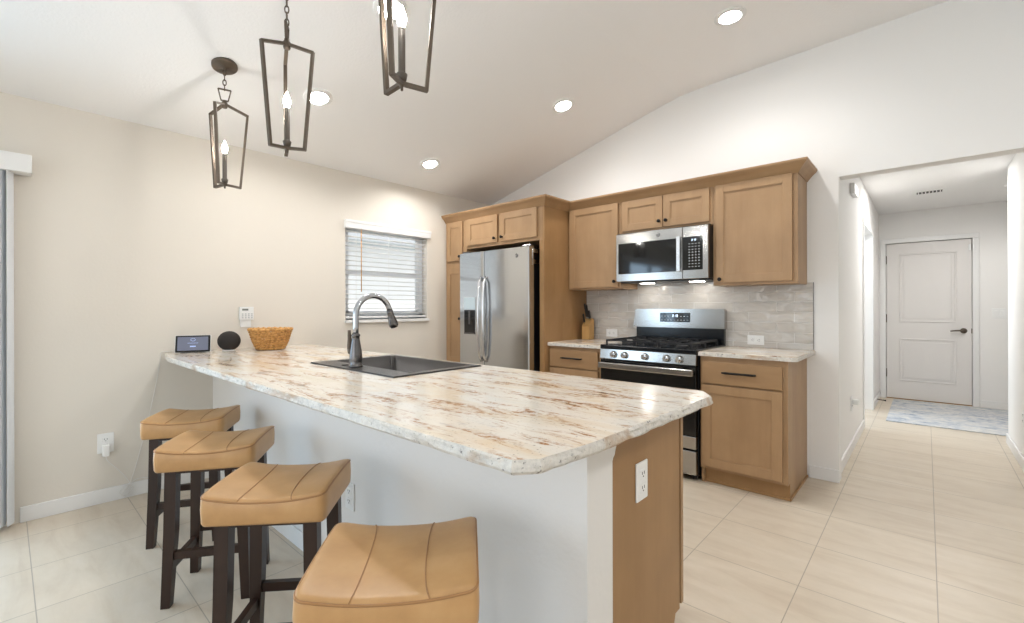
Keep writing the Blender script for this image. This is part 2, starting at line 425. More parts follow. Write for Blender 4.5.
# baseboards and door trim
def baseboard(name, x0, x1, y0, y1, h=.088):
    bm = nb(); box(bm, x0, x1, y0, y1, 0, h, .004); return struct(name, bm, 'trim')
baseboard('baseboard_left', 0, .014, -3.80, KY0)
baseboard('baseboard_peninsula', 0, PX_END, KY0-.012, KY0)
baseboard('baseboard_back', 3.199, 3.378, -.014, 0)
baseboard('baseboard_hall_left', XH, XH+.013, .10, 1.90)
baseboard('baseboard_hall_right', 4.347, 4.36, .12, 2.12)
baseboard('baseboard_hall_back', 4.30, 6.2, YH-.013, YH)
baseboard('baseboard_hall_corner', XH, XH+.013, 3.06, YH)
bm = nb()      # casing of the side-room opening
box(bm, XH, XH+.012, 1.88, 1.935, 0, 2.0445, .003); box(bm, XH, XH+.012, 2.955, 3.02, 0, 2.0445, .003); box(bm, XH, XH+.012, 1.88, 3.02, 2.045, 2.11, .003)
struct('trim_1', bm, 'trim')
bm = nb()      # casing of the hall door
box(bm, 3.365, 3.423, YH-.016, YH+.1, 0, 2.0445, .004); box(bm, 4.236, 4.296, YH-.016, YH+.1, 0, 2.0445, .004)
box(bm, 3.365, 4.296, YH-.016, YH+.1, 2.045, 2.105, .004)
struct('trim_2', bm, 'trim')

# hall door
DX0, DX1 = 3.428, 4.231
d1 = bpy.data.objects.new('door_1', None); C.objects.link(d1); d1.location = (DX0, YH, 0); d1['kind'] = 'structure'; WO['door_1'] = Vector((DX0, YH, 0))
bm = nb(); yd = YH+.012
box(bm, DX0, DX1, yd, yd+.04, .012, 2.038, .002)
for z0, z1 in ((.24, .80), (1.01, 1.90)):
    x0, x1 = DX0+.13, DX1-.13
    # raised moulding ring and raised field
    for a, b_, c_, d_ in ((x0, x1, z0, z0+.02), (x0, x1, z1-.02, z1), (x0, x0+.02, z0+.02, z1-.02), (x1-.02, x1, z0+.02, z1-.02)):
        box(bm, a, b_, yd-.008, yd+.002, c_, d_, .006)
    box(bm, x0+.045, x1-.045, yd-.005, yd+.002, z0+.045, z1-.045, .004)
struct('door_slab', bm, 'door_white', d1)
bm = nb(); box(bm, DX0, DX1, yd-.004, yd+.03, .001, .011); struct('door_sweep', bm, 'wood_panel_dim', d1)
for z in (.34, 1.06, 1.83):
    bm = nb(); box(bm, DX0-.010, DX0+.004, yd-.012, yd+.004, z-.05, z+.05, .002); cyl(bm, (DX0-.003, yd-.014, z-.055), (DX0-.003, yd-.014, z+.055), .006, n=10)
    struct('hinge', bm, 'bronze', d1)
bm = nb(); hx = DX1-.07; hz = .915
lathe(bm, [(0, .022), (.012, .022), (.026, .012), (.033, 0), (0, 0)], (hx, yd, hz), 24, FACE)
cyl(bm, (hx, yd, hz), (hx, yd-.05, hz), .010)
tube(bm, [(hx, yd-.05, hz), (hx-.04, yd-.055, hz+.003), (hx-.08, yd-.052, hz), (hx-.12, yd-.046, hz-.006)], [.011, .010, .009, .007], 10)
struct('door_handle', bm, 'bronze', d1)
bm = nb(); box(bm, DX1-.004, DX1+.012, yd-.006, yd+.004, .885, .945, .002); struct('strike_plate', bm, 'bronze', d1)
bm = nb(); box(bm, DX1-.028, DX1-.006, yd-.016, yd, 1.90, 1.97, .003); box(bm, DX1+.008, DX1+.024, yd-.040, yd-.026, 1.90, 1.96, .003)
one('door_sensor', 'small white contact sensor at the top corner of the hall door', 'sensor', bm, 'plate')

# sliding door frame in the left wall, beside the blind
bm = nb()
box(bm, -.12, -.04, -3.995, -3.9505, 0, 2.03, .003); box(bm, -.12, -.04, -6.3495, -6.305, 0, 2.03, .003); box(bm, -.12, -.04, -6.305, -3.995, 1.985, 2.03, .003); box(bm, -.12, -.04, -6.305, -3.995, 0, .03, .003); box(bm, -.10, -.05, -5.19, -5.11, .03, 1.985, .003)
struct('door_2', bm, 'vinyl')
# window in the left wall
w1 = bpy.data.objects.new('window_1', None); C.objects.link(w1); w1.location = (-.1, -1.38, WZ0); w1['kind'] = 'structure'; WO['window_1'] = Vector((-.1, -1.38, WZ0))
bm = nb(); xa, xb = -.135, -.085; fw = .05
box(bm, xa, xb, WY0, WY0+fw, WZ0, WZ1, .003); box(bm, xa, xb, WY1-fw, WY1, WZ0, WZ1, .003)
box(bm, xa, xb, WY0, WY1, WZ1-fw, WZ1, .003); box(bm, xa, xb, WY0, WY1, WZ0, WZ0+fw, .003)
struct('window_frame', bm, 'vinyl', w1)
bm = nb(); s0, s1, zm = WY0+fw, WY1-fw, 1.54
box(bm, xa+.025, xb-.004, s0, s1, zm-.025, zm+.025, .003)
for z0, z1 in ((WZ0+fw, zm-.025), (zm+.025, WZ1-fw)):
    box(bm, xa+.028, xb-.008, s0, s0+.03, z0, z1, .002); box(bm, xa+.028, xb-.008, s1-.03, s1, z0, z1, .002)
box(bm, xa+.028, xb-.008, s0, s1, WZ0+fw, WZ0+fw+.03, .002)
struct('window_sash', bm, 'vinyl', w1)
bm = nb(); box(bm, -.112, -.108, s0, s1, WZ0+fw, WZ1-fw); struct('window_pane', bm, 'glass', w1)
bm = nb(); box(bm, -.085, .028, WY0-.006, WY1+.006, 1.078, 1.105, .004); struct('window_sill', bm, 'trim', w1)

# what is seen through the window
bm = nb(); box(bm, -14, -.2, -14, 10, -.22, -.12); g_ = struct('ground_outside', bm, 'grass')
nh = thing('neighbour_house', 'white neighbouring house with gray eave seen through the window', 'house', (-4.2, -2, -.12))
bm = nb(); box(bm, -7, -4.2, -10, 8, -.12, 2.7); obj('siding_wall', bm, 'house', nh)
bm = nb(); box(bm, -4.2, -3.65, -10, 8, 2.42, 2.72, .01); obj('eave', bm, 'eave', nh)
bm = nb(); prism(bm, [(-3.65, 2.72), (-7, 4.2), (-7, 2.72)], 'xz', -10, 8); obj('roof', bm, 'house', nh)

# ------------------------------------------------------------------ blinds
wb = thing('window_blind', 'white horizontal slat blind with valance in the window', 'blind', (-.03, -1.38, WZ1))
bm = nb(); box(bm, -.005, .032, WY0-.012, WY1+.026, 1.925, 1.998, .004); box(bm, .030, .036, WY0-.014, WY1+.028, 1.975, 1.998, .002)
obj('valance', bm, 'blind', wb)
bm = nb(); box(bm, -.06, -.01, WY0+.012, WY1-.012, 1.925, 1.96, .003); obj('headrail', bm, 'blind', wb)
slz = []
z = 1.905
while z > 1.16: slz.append(z); z -= .0435
def slat_bm(zc):
    bm = nb(); n = 6; A = []
    for k in range(n+1):
        t = k/n-.5; x = -.035+.046*t; dz = .11*.046*t+.003*(1-4*t*t)
        A.append((x, zc+dz))
    prism(bm, A+[(x, z_-.0028) for x, z_ in A[::-1]], 'xz', WY0+.012, WY1-.012); return bm
s_first = None
for i, zc in enumerate(slz):
    if s_first is None: s_first = obj('slat', slat_bm(zc), 'blind', wb); z0_ = zc
    else:
        c = s_first.copy(); C.objects.link(c); c.parent = wb; c.location.z += zc-z0_
bm = nb(); box(bm, -.058, -.012, WY0+.012, WY1-.012, 1.118, 1.136, .004); obj('bottom_rail', bm, 'blind', wb)
for y in (-1.72, -1.38, -1.04):
    bm = nb(); cyl(bm, (-.011, y, 1.13), (-.011, y, 1.93), .0012, n=6); obj('ladder_cord', bm, 'cable', wb)
bm = nb(); cyl(bm, (.018, -1.685, 1.36), (.018, -1.685, 1.93), .004, n=8); obj('tilt_wand', bm, 'wicker', wb)

vb = thing('vertical_blind', 'gray white vertical blind stacked open beside the sliding door', 'blind', (.08, -3.86, 2.07))
bm = nb(); box(bm, .0, .115, -6.4, -3.752, 1.972, 2.072, .004); obj('valance', bm, 'trim', vb)
M['vane'] = plain('blind_vane', srgb(228, 231, 235), .5)
ca, sa = math.cos(.26), math.sin(.26)
for i in range(8):
    y = -3.836-i*.030
    bm = nb(); n = 8; A = []
    for k in range(n+1):
        t = k/n-.5; A.append((.06+.088*t*ca-.013*(1-4*t*t)*sa, y-.088*t*sa+.013*(1-4*t*t)*ca))
    prism(bm, A+[(x, yy-.0016) for x, yy in A[::-1]], 'xy', .025, 1.985); obj('vane', bm, 'vane', vb)

# ------------------------------------------------------------------ cabinets
def shaker(bm, x0, x1, z0, z1, yf, th=.02, rail=.058, rec=.009, bev=.0025):
    """five-piece door, face towards -Y at yf"""
    y1 = yf+th
    box(bm, x0, x0+rail, yf, y1, z0, z1, bev); box(bm, x1-rail, x1, yf, y1, z0, z1, bev)
    box(bm, x0+rail-.001, x1-rail+.001, yf+.0006, y1, z0, z0+rail, bev); box(bm, x0+rail-.001, x1-rail+.001, yf+.0006, y1, z1-rail, z1, bev)
    box(bm, x0+rail-.002, x1-rail+.002, yf+rec, y1-.002, z0+rail-.002, z1-rail+.002)
    # inner sticking bead
    for a, b_, c_, d_ in ((x0+rail, x1-rail, z0+rail, z0+rail+.006), (x0+rail, x1-rail, z1-rail-.006, z1-rail),
                          (x0+rail, x0+rail+.006, z0+rail, z1-rail), (x1-rail-.006, x1-rail, z0+rail, z1-rail)):
        box(bm, a, b_, yf+.005, y1-.004, c_, d_)
def knob(x, y, z, parent):
    bm = nb(); lathe(bm, [(0, .028), (.010, .028), (.014, .024), (.014, .018), (.008, .013), (.0055, .006), (.009, 0), (0, 0)], (x, y, z), 20, FACE)
    return obj('knob', bm, 'black_metal', parent)
def pull(xa, xb, y, z, parent):
    bm = nb()
    for x in (xa+.012, xb-.012): cyl(bm, (x, y, z), (x, y-.026, z), .0055, n=10)
    tube(bm, [(xa-.004, y-.028, z), (xa+.02, y-.030, z), (xb-.02, y-.030, z), (xb+.004, y-.028, z)], [.007, .0098, .0098, .007], 8, flat=(1, .8))
    return obj('pull_handle', bm, 'black_metal', parent)
ZU0, ZU1 = 1.375, 2.118
YU = -.31
def carcass(bm, x0, x1, y0, y1, z0, z1, op, fr=.02):
    """box whose front (y0) is a face frame open at the rectangles op=(x0,x1,z0,z1); doors cover them"""
    box(bm, x0, x0+.016, y0+fr, y1, z0, z1); box(bm, x1-.016, x1, y0+fr, y1, z0, z1)
    box(bm, x0+.0165, x1-.0165, y1-.012, y1-.001, z0+.001, z1-.001); box(bm, x0+.0165, x1-.0165, y0+fr+.001, y1-.013, z0+.0005, z0+.016); box(bm, x0+.0165, x1-.0165, y0+fr+.001, y1-.013, z1-.016, z1-.0005)
    box(bm, x0, x1, y0, y0+fr-.0004, z0, z1, .0015)
def upper(label, x0, x1, z0, doors, group):
    t = thing('wall_cabinet', label, 'cabinet', ((x0+x1)/2, -.002, z0), group)
    bm = nb(); carcass(bm, x0, x1, YU, -.002, z0, ZU1, None); obj('body', bm, 'wood', t)
    for (a, b_, zb, zt, kx, kz) in doors:
        bm = nb(); shaker(bm, a, b_, zb, zt, YU-.02); d = obj('door', bm, 'wood', t)
        knob(kx, YU-.02, kz, d)
    return t
GU = 'wall cabinets above the range counter'
upper('tall single-door wood wall cabinet left of the microwave', 1.338, 1.878, ZU0, [(1.358, 1.858, 1.39, 2.112, 1.829, 1.437)], GU)
upper('short two-door wood wall cabinet directly above the microwave', 1.880, 2.640, 1.835, [(1.897, 2.256, 1.856, 2.108, 2.232, 1.905), (2.261, 2.620, 1.856, 2.108, 2.289, 1.905)], GU)
upper('wide single-door wood wall cabinet right of the microwave', 2.642, 3.188, ZU0, [(2.664, 3.158, 1.393, 2.112, 2.697, 1.418)], GU)

# refrigerator surround
YFR = -.68
pc = thing('pantry_cabinet', 'narrow tall wood pantry cabinet against the window wall', 'cabinet', (.16, -.3, 0))
bm = nb(); carcass(bm, .002, .330, YFR, -.002, .0, ZU1, None); obj('body', bm, 'wood', pc)
bm = nb(); shaker(bm, .030, .278, 1.700, 2.106, YFR-.02); d = obj('upper_door', bm, 'wood', pc); knob(.25, YFR-.02, 1.742, d)
bm = nb(); shaker(bm, .030, .278, .115, 1.626, YFR-.02); box(bm, .088, .220, YFR-.0195, YFR-.004, .64, .70, .002); d = obj('lower_door', bm, 'wood', pc); knob(.25, YFR-.02, 1.1, d)
fc = thing('fridge_cabinet', 'two-door wood cabinet bridging over the refrigerator', 'cabinet', (.82, -.3, 1.81))
bm = nb(); carcass(bm, .332, 1.311, YFR, -.002, 1.812, ZU1, None); obj('body', bm, 'wood', fc)
bm = nb(); shaker(bm, .345, .776, 1.840, 2.106, YFR-.02); d = obj('door', bm, 'wood', fc); knob(.748, YFR-.02, 1.880, d)
bm = nb(); shaker(bm, .812, 1.262, 1.842, 2.106, YFR-.02); d = obj('door', bm, 'wood', fc); knob(.846, YFR-.02, 1.882, d)
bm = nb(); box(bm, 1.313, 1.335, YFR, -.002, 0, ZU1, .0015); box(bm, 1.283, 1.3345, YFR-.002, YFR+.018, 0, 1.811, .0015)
one('fridge_end_panel', 'tall wood end panel between the refrigerator and left counter', 'panel', bm, 'wood_panel_dim')

# crown moulding, mitred round both runs
def sweep(bm, path, prof):
    P = [Vector((x, y, 0)) for x, y in path]; N = len(P); rings = []
    def nrm(a, b_): d_ = (b_-a).normalized(); return Vector((d_.y, -d_.x, 0))      # right-hand side of travel
    for i in range(N):
        if i == 0: m_ = nrm(P[0], P[1])
        elif i == N-1: m_ = nrm(P[-2], P[-1])
        else:
            a, b_ = nrm(P[i-1], P[i]), nrm(P[i], P[i+1]); m_ = (a+b_)/(1+a.dot(b_))
        rings.append([bm.verts.new(P[i]+m_*u+Vector((0, 0, z_))) for u, z_ in prof])
    n = len(prof)
    for a, b_ in zip(rings, rings[1:]):
        for k in range(n): bm.faces.new((a[k], a[(k+1) % n], b_[(k+1) % n], b_[k]))
    bm.faces.new(rings[0]); bm.faces.new(rings[-1][::-1])
bm = nb()
prof = [(0, 2.108), (.006, 2.108), (.010, 2.116), (.018, 2.126), (.034, 2.146), (.052, 2.162), (.058, 2.168), (.060, 2.174), (.064, 2.176), (.064, 2.188), (-.03, 2.188), (-.03, 2.119), (0, 2.119)]
# travel left -> right so that the room is on the right-hand side
sweep(bm, [(.0, YFR), (1.335, YFR), (1.335, YU), (3.188, YU), (3.188, -.0)], prof)
one('crown_molding', 'stepped wood crown molding along the tops of the cabinets', 'crown molding', bm, 'wood_h')

# base cabinets
YB = -.61
def base_cabinet(label, x0, x1, dr, do, end_right=False, group=None):
    t = thing('base_cabinet', label, 'cabinet', ((x0+x1)/2, -.3, 0), group)
    bm = nb()
    box(bm, x0, x0+.018, YB+.0205, -.002, .0, .877); 
    prism(bm, [(YB, .105), (YB+.055, .105), (YB+.055, 0), (-.002, 0), (-.002, .877), (YB, .877)], 'yz', x1-.018, x1)
    box(bm, x0+.0185, x1-.0185, -.014, -.003, .001, .876); box(bm, x0+.0185, x1-.0185, YB+.0205, -.015, .1055, .12); box(bm, x0+.0185, x1-.0185, YB+.0205, -.015, .858, .8765)
    box(bm, x0, x1-.0185, YB+.0006, YB+.02, .105, .877)
    obj('body', bm, 'wood', t)
    bm = nb(); box(bm, x0, x1+.001, YB+.045, YB+.056, 0, .106, .001)
    box(bm, x0, x1+.010, YB+.034, YB+.045, 0, .018, .004)
    if end_right: box(bm, x1, x1+.010, YB+.034, -.016, 0, .018, .004)
    obj('toe_kick', bm, 'wood_panel_dim', t)
    a, b_, z0, z1 = dr
    bm = nb(); box(bm, a, b_, YB-.02, YB, z0, z1, .003); d = obj('drawer', bm, 'wood_h', t); pull((a+b_)/2-.10, (a+b_)/2+.10, YB-.02, (z0+z1)/2+.008, d)
    a, b_, z0, z1 = do
    bm = nb()
    if group == 'x': box(bm, a, b_, YB-.02, YB, z0, z1, .003)
    else: shaker(bm, a, b_, z0, z1, YB-.02)
    d = obj('door', bm, 'wood', t)
    if group == 'x': pass
    return t
base_cabinet('wood base cabinet at the right end of the range wall', 2.655, 3.186, (2.668, 3.158, .694, .842), (2.668, 3.158, .125, .684), True)
base_cabinet('wood base cabinet between the refrigerator panel and the range', 1.338, 1.866, (1.350, 1.842, .70, .848), (1.350, 1.842, .125, .690))

# counters on the range wall
ZT = .908
def wall_counter(label, x0, x1, clip):
    bm = nb(); y0 = -.638
    pts = [(x0, -.001), (x0, y0), (x1, y0), (x1, -.001)] if not clip else [(x0, -.001), (x0, y0), (x1-.022, y0), (x1, y0+.022), (x1, -.001)]
    fs = prism(bm, pts, 'xy', .8785, ZT, 1)
    bm.normal_update()
    for f in bm.faces:
        if abs(f.normal.z) > .9: f.material_index = 0
    es = [e for e in bm.edges if all(v.co.z > ZT-.001 for v in e.verts)]
    bmesh.ops.bevel(bm, geom=es, offset=.004, segments=2, affect='EDGES')
    return one('countertop', label, 'countertop', bm, ['granite', 'granite_edge'])
wall_counter('short granite countertop under the knife block left of the range', 1.3365, 1.874, False)
wall_counter('granite countertop on the base cabinet right of the range', 2.648, 3.238, True)

# tile backsplash
bm = nb(); box(bm, 1.3365, 3.188, -.009, 0, .9085, 1.3745); box(bm, 3.188, 3.226, -.009, 0, .9085, 1.388); box(bm, 1.880, 2.640, -.009, 0, 1.3745, 1.43)
bs = struct('wall_backsplash', bm, 'subway')
bm = nb(); box(bm, 3.226, 3.2295, -.011, 0, .9085, 1.389, .001); struct('trim_3', bm, 'steel_dark')
def outlet(name, label, c, axis, horiz=False, sockets=2, grp=None, w_=.072, h_=.117):
    """wall plate centred at c; axis: '-y' faces the room from the back wall, '+x' from a left wall, '-x' from a right wall, '-Y' half wall"""
    t = thing(name, label, 'outlet', c, grp)
    def P(bm_):
        rot = {'-y': Matrix.Identity(4), '+x': Matrix.Rotation(PI/2, 4, 'Z'), '-x': Matrix.Rotation(-PI/2, 4, 'Z')}[axis]
        if horiz: rot = rot @ Matrix.Rotation(PI/2, 4, 'Y')
        bmesh.ops.transform(bm_, matrix=Matrix.Translation(Vector(c)) @ rot, verts=bm_.verts[:]); return bm_
    bm = nb(); box(bm, -w_/2, w_/2, -.006, 0, -h_/2, h_/2, .0025); obj('wall_plate', P(bm), 'plate', t)
    for s in ((-1, 1) if sockets == 2 else ()):
        bm = nb(); z_ = s*.0215
        box(bm, -.017, .017, -.0085, -.004, z_-.0145, z_+.0145, .003); so = obj('socket', P(bm), 'plate', t)
        bm = nb()
        for x_ in (-.0065, .0065): box(bm, x_-.0012, x_+.0012, -.0092, -.008, z_-.001, z_+.008)
        cyl(bm, (0, -.0092, z_-.007), (0, -.008, z_-.007), .0024, n=10); obj('slots', P(bm), 'dark_slot', so)
    bm = nb(); cyl(bm, (0, -.0072, 0), (0, -.005, 0), .003, n=10); obj('screw', P(bm), 'plate', t)
    return t
outlet('wall_outlet', 'white outlet set sideways in the tile left of the range', (1.617, -.009, .972), '-y', True)
outlet('wall_outlet', 'white outlet set sideways in the tile right of the range', (2.855, -.009, .962), '-y', True)
outlet('wall_outlet', 'white outlet on the wood end panel of the peninsula', (PX_END+.0005, -2.553, .687), '+x')
outlet('wall_outlet', 'white outlet low on the half wall behind the third stool', (1.965, KY0-.0005, .40), '-y')
lo = outlet('wall_outlet', 'white outlet with a plugged-in charger low on the beige wall', (.0005, -3.433, .372), '+x', h_=.122, w_=.08)
outlet('wall_outlet', 'white outlet cut by the right edge, low on the hall wall', (4.3465+.013, 1.21, .385), '-x')
ho = outlet('wall_outlet', 'white outlet low on the hall wall holding the night light', (XH+.0005, .92, .40), '+x')
bm = nb(); box(bm, XH+.01, XH+.055, .897, .943, .395, .44, .008)
one('night_light', 'white plug-in night light on the hall wall by the opening', 'night light', bm, 'plate')
bm = nb(); box(bm, .0095, .042, -3.452, -3.418, .293, .366, .006)
one('phone_charger', 'white charger block plugged into the beige wall outlet', 'charger', bm, 'plate')

# ------------------------------------------------------------------ refrigerator
fr = thing('refrigerator', 'stainless side-by-side refrigerator with in-door water dispenser', 'refrigerator', (.81, -.4, 0))
bm = nb(); box(bm, .365, 1.235, -.715, -.04, .03, 1.742, .004); obj('body', bm, 'black_satin', fr)
def fdoor(x0, x1):
    bm = nb(); n = 10; A = []
    for k in range(n+1):
        t = k/n; A.append((x0+(x1-x0)*t, -.795-.006*(1-(2*t-1)**2)))
    A[0] = (x0, -.785); A.insert(1, (x0+.006, -.794)); A[-1] = (x1, -.785); A.insert(-1, (x1-.006, -.794))
    prism(bm, A+[(x1, -.722), (x0, -.722)], 'xy', .06, 1.75); return bm
bm = fdoor(.347, .690)
ld = obj('freezer_door', bm, 'steel_fridge', fr)
rd = obj('fridge_door', fdoor(.697, 1.250), 'steel_fridge', fr)
bm = nb(); box(bm, .419, .592, -.806, -.79, .945, 1.32, .003); dsp = obj('dispenser', bm, 'chrome', fr)
bm = nb(); box(bm, .428, .583, -.8085, -.80, 1.195, 1.312, .002); M['disp_panel'] = plain('dispenser_panel', srgb(196, 212, 220), .15); obj('control_panel', bm, 'disp_panel', dsp)
bm = nb(); box(bm, .428, .583, -.8075, -.80, .972, 1.190, .002); obj('dispenser_recess', bm, 'black_gloss', dsp)
bm = nb(); box(bm, .49, .52, -.812, -.80, 1.05, 1.185, .003); box(bm, .43, .58, -.815, -.80, .955, .972, .003); obj('paddle', bm, 'steel_dark', dsp)
for xh, sgn in ((.662, -1), (.726, 1)):
    bm = nb(); pts = []; R = []
    for k in range(15):
        t = k/14; pts.append((xh, -.802-.048*math.sin(PI*min(1, max(0, t)))**.35 if 0 < t < 1 else -.798, .70+.81*t)); R.append(.0165 if 0 < k < 14 else .015)
    tube(bm, pts, R, 12, flat=(1, .62)); obj('door_handle', bm, 'steel_v', ld if sgn < 0 else rd)
def badge(bm, x, y, z, r):
    lathe(bm, [(0, .003), (r*.8, .003), (r*.86, .0036), (r, .0030), (r, 0), (0, 0)], (x, y, z), 28, FACE)
def monogram(x, y, z, r):
    bm = nb()
    for sx in (-1, 1):
        tube(bm, [(x+sx*r*.32+r*.3*math.cos(a)*(1 if k % 2 else .92), y, z+r*.42*math.sin(a)) for k, a in enumerate([i*2*PI/14 for i in range(12)])], r*.05, 5)
    for k in range(4):
        a0 = PI/4+k*PI/2; tube(bm, [(x+r*.68*math.cos(a0+b_), y, z+r*.68*math.sin(a0+b_)) for b_ in (-.5, -.2, .1, .4)], r*.045, 5)
    return bm
bm = nb(); badge(bm, 1.115, -.7965, 1.677, .019); b_ = obj('badge', bm, 'steel_dark', rd); obj('monogram', monogram(1.115, -.7998, 1.677, .019), 'chrome', b_)
bm = nb(); box(bm, 1.236, 1.252, -.74, -.66, 1.60, 1.640, .004); box(bm, 1.236, 1.256, -.74, -.66, 1.695, 1.735, .004); cyl(bm, (1.246, -.74, 1.59), (1.246, -.74, 1.745), .007)
obj('hinge', bm, 'chrome', fr)
for xh in (.40, 1.20):
    bm = nb(); box(bm, xh-.05, xh+.045, -.76, -.64, 1.7425, 1.772, .006); obj('hinge_cover', bm, 'steel_dark', fr)
bm = nb(); box(bm, .365, 1.235, -.70, -.06, 0, .031); obj('toe_grille', bm, 'black_satin', fr)

# ------------------------------------------------------------------ microwave
mw = thing('microwave', 'stainless over-the-range microwave below the short cabinet', 'microwave', (2.26, -.2, 1.43))
bm = nb(); box(bm, 1.882, 2.638, -.372, -.012, 1.432, 1.832, .003); obj('body', bm, 'black_satin', mw)
bm = nb(); box(bm, 1.882, 2.400+.045, -.402, -.372, 1.427, 1.823, .004); mdoor = obj('door', bm, 'steel', mw)
bm = nb(); box(bm, 1.905, 2.405, -.4045, -.400, 1.489, 1.742, .003); win = obj('door_window', bm, 'black_gloss', mdoor)
bm = nb(); box(bm, 2.447, 2.638, -.402, -.372, 1.427, 1.823, .004); cp = obj('control_side', bm, 'steel', mw)
bm = nb(); box(bm, 2.448, 2.598, -.4045, -.400, 1.494, 1.744, .002); obj('keypad', bm, 'black_gloss', cp)
bm = nb(); box(bm, 2.508, 2.570, -.4052, -.4042, 1.708, 1.728)
obj('clock_display', bm, 'black_satin', cp)
bm = nb()
SEG = {'1': 'bc', '2': 'abged', '0': 'abcdef', '3': 'abgcd', '4': 'fgbc', '5': 'afgcd'}
def digits(bm, txt, x, z, h, y):
    wd = h*.55; t = h*.12
    for ch in txt:
        if ch == ':':
            for q in (.3, .7): box(bm, x, x+t, y-.0006, y, z+h*q-t/2, z+h*q+t/2)
            x += t*2.6; continue
        S = {'a': (0, wd, h-t, h), 'd': (0, wd, 0, t), 'g': (0, wd, h/2-t/2, h/2+t/2), 'f': (0, t, h/2, h), 'b': (wd-t, wd, h/2, h), 'e': (0, t, 0, h/2), 'c': (wd-t, wd, 0, h/2)}
        for s in SEG[ch]: a = S[s]; box(bm, x+a[0], x+a[1], y-.0006, y, z+a[2], z+a[3])
        x += wd+t*1.4
digits(bm, '2:13', 2.517, 1.711, .014, -.4053); obj('clock_digits', bm, 'digits', cp)
bm = nb()
for r in range(9):
    for c_ in range(4):
        x = 2.500+c_*.024; z = 1.690-r*.0215
        box(bm, x-.006, x+.006, -.4052, -.4044, z-.0022, z+.0022)
        if r in (3, 4, 5, 6): box(bm, x-.002, x+.002, -.4052, -.4044, z+.003, z+.0075)
obj('key_markings', bm, 'marks', cp)
bm = nb(); box(bm, 2.411, 2.440, -.437, -.424, 1.486, 1.752, .004)
for z in (1.50, 1.735): box(bm, 2.416, 2.435, -.426, -.400, z-.012, z+.012, .002)
obj('door_handle', bm, 'steel_v', mdoor)
bm = nb(); badge(bm, 2.252, -.4015, 1.785, .016); b_ = obj('badge', bm, 'steel_dark', mdoor); obj('monogram', monogram(2.252, -.4052, 1.785, .016), 'chrome', b_)
bm = nb(); box(bm, 1.90, 2.62, -.36, -.04, 1.418, 1.433, .004); obj('vent_grille', bm, 'black_satin', mw)
for x in (2.05, 2.47):
    bm = nb(); box(bm, x-.05, x+.05, -.20, -.13, 1.4165, 1.4185); M['task'] = M.get('task') or emit('task_lens', (1, .95, .88, 1), 22); obj('task_light', bm, 'task', mw)

# ------------------------------------------------------------------ range
rg = thing('gas_range', 'stainless and black freestanding gas range between the counters', 'range', (2.262, -.33, 0))
RX0, RX1 = 1.880, 2.643
bm = nb(); box(bm, RX0, RX1, -.615, -.012, .03, .885, .003); obj('body', bm, 'black_satin', rg)
bm = nb(); box(bm, RX0, RX1, -.655, -.02, .8855, .918, .006); box(bm, RX0+.05, RX1-.05, -.60, -.10, .9175, .9205, .001)
ct = obj('cooktop', bm, 'black_enamel', rg)
bm = nb(); prism(bm, [(-.662, .806), (-.664, .812), (-.655, .884), (-.615, .884), (-.615, .806)], 'yz', RX0+.004, RX1-.002); cpn = obj('control_panel', bm, 'steel', rg)
for x in (2.004, 2.099, 2.266, 2.434, 2.528):
    bm = nb(); c_ = (x, -.659, .846)
    lathe(bm, [(0, .030), (.018, .030), (.0225, .026), (.0245, .004), (.0275, .0), (0, 0)], c_, 28, FACE)
    kn = obj('burner_knob', bm, 'chrome', cpn)
    bm = nb(); box(bm, x-.0045, x+.0045, -.698, -.684, .824, .868, .002); obj('knob_grip', bm, 'steel_v', kn)
# oven door: black glass, steel foot strip, wide bar handle
bm = nb(); box(bm, RX0+.004, RX1-.004, -.655, -.615, .312, .802, .004); od = obj('oven_door', bm, 'black_gloss', rg)
bm = nb(); box(bm, RX0+.004, RX1-.004, -.6565, -.618, .226, .312, .003); obj('door_strip', bm, 'steel', od)
bm = nb(); box(bm, RX0+.010, RX1-.008, -.712, -.690, .737, .784, .008, 3)
for x in (RX0+.03, RX1-.03): box(bm, x-.014, x+.014, -.692, -.65, .745, .778, .004)
obj('oven_handle', bm, 'steel', od)
bm = nb(); box(bm, RX0+.004, RX1-.004, -.655, -.615, .045, .212, .005); obj('storage_drawer', bm, 'steel', rg)
for x in (RX0+.04, RX1-.04):
    for y in (-.58, -.06):
        bm = nb(); cyl(bm, (x, y, 0), (x, y, .031), .018, n=12); obj('leveling_foot', bm, 'rubber', rg)
# backguard
bm = nb(); box(bm, RX0+.012, RX1-.004, -.058, -.012, .918, 1.045, .003); bgd = obj('backguard_base', bm, 'black_enamel', rg)
bm = nb(); z0, z1 = 1.042, 1.199; A = [(RX0-.006, z0), (RX1+.006, z0)]
A += [(RX1+.006-.010*0, z1-.012), (RX1-.006, z1), (RX0+.020, z1), (RX0+.012, z1-.010)]
prism(bm, A, 'xz', -.078, -.012); bgp = obj('backguard', bm, 'steel', rg)
bm = nb(); box(bm, 2.122, 2.381, -.0805, -.076, 1.089, 1.167, .002); dp = obj('control_display', bm, 'black_gloss', bgp)
bm = nb(); digits(bm, '2:13', 2.232, 1.132, .020, -.0806); obj('clock_digits', bm, 'digits', dp)
bm = nb()
for c_ in range(9):
    x = 2.140+c_*.0275
    box(bm, x-.007, x+.007, -.0812, -.0803, 1.104, 1.108)
    if c_ not in (3, 4, 5): box(bm, x-.006, x+.006, -.0812, -.0803, 1.135, 1.139)
obj('panel_markings', bm, 'marks', dp)
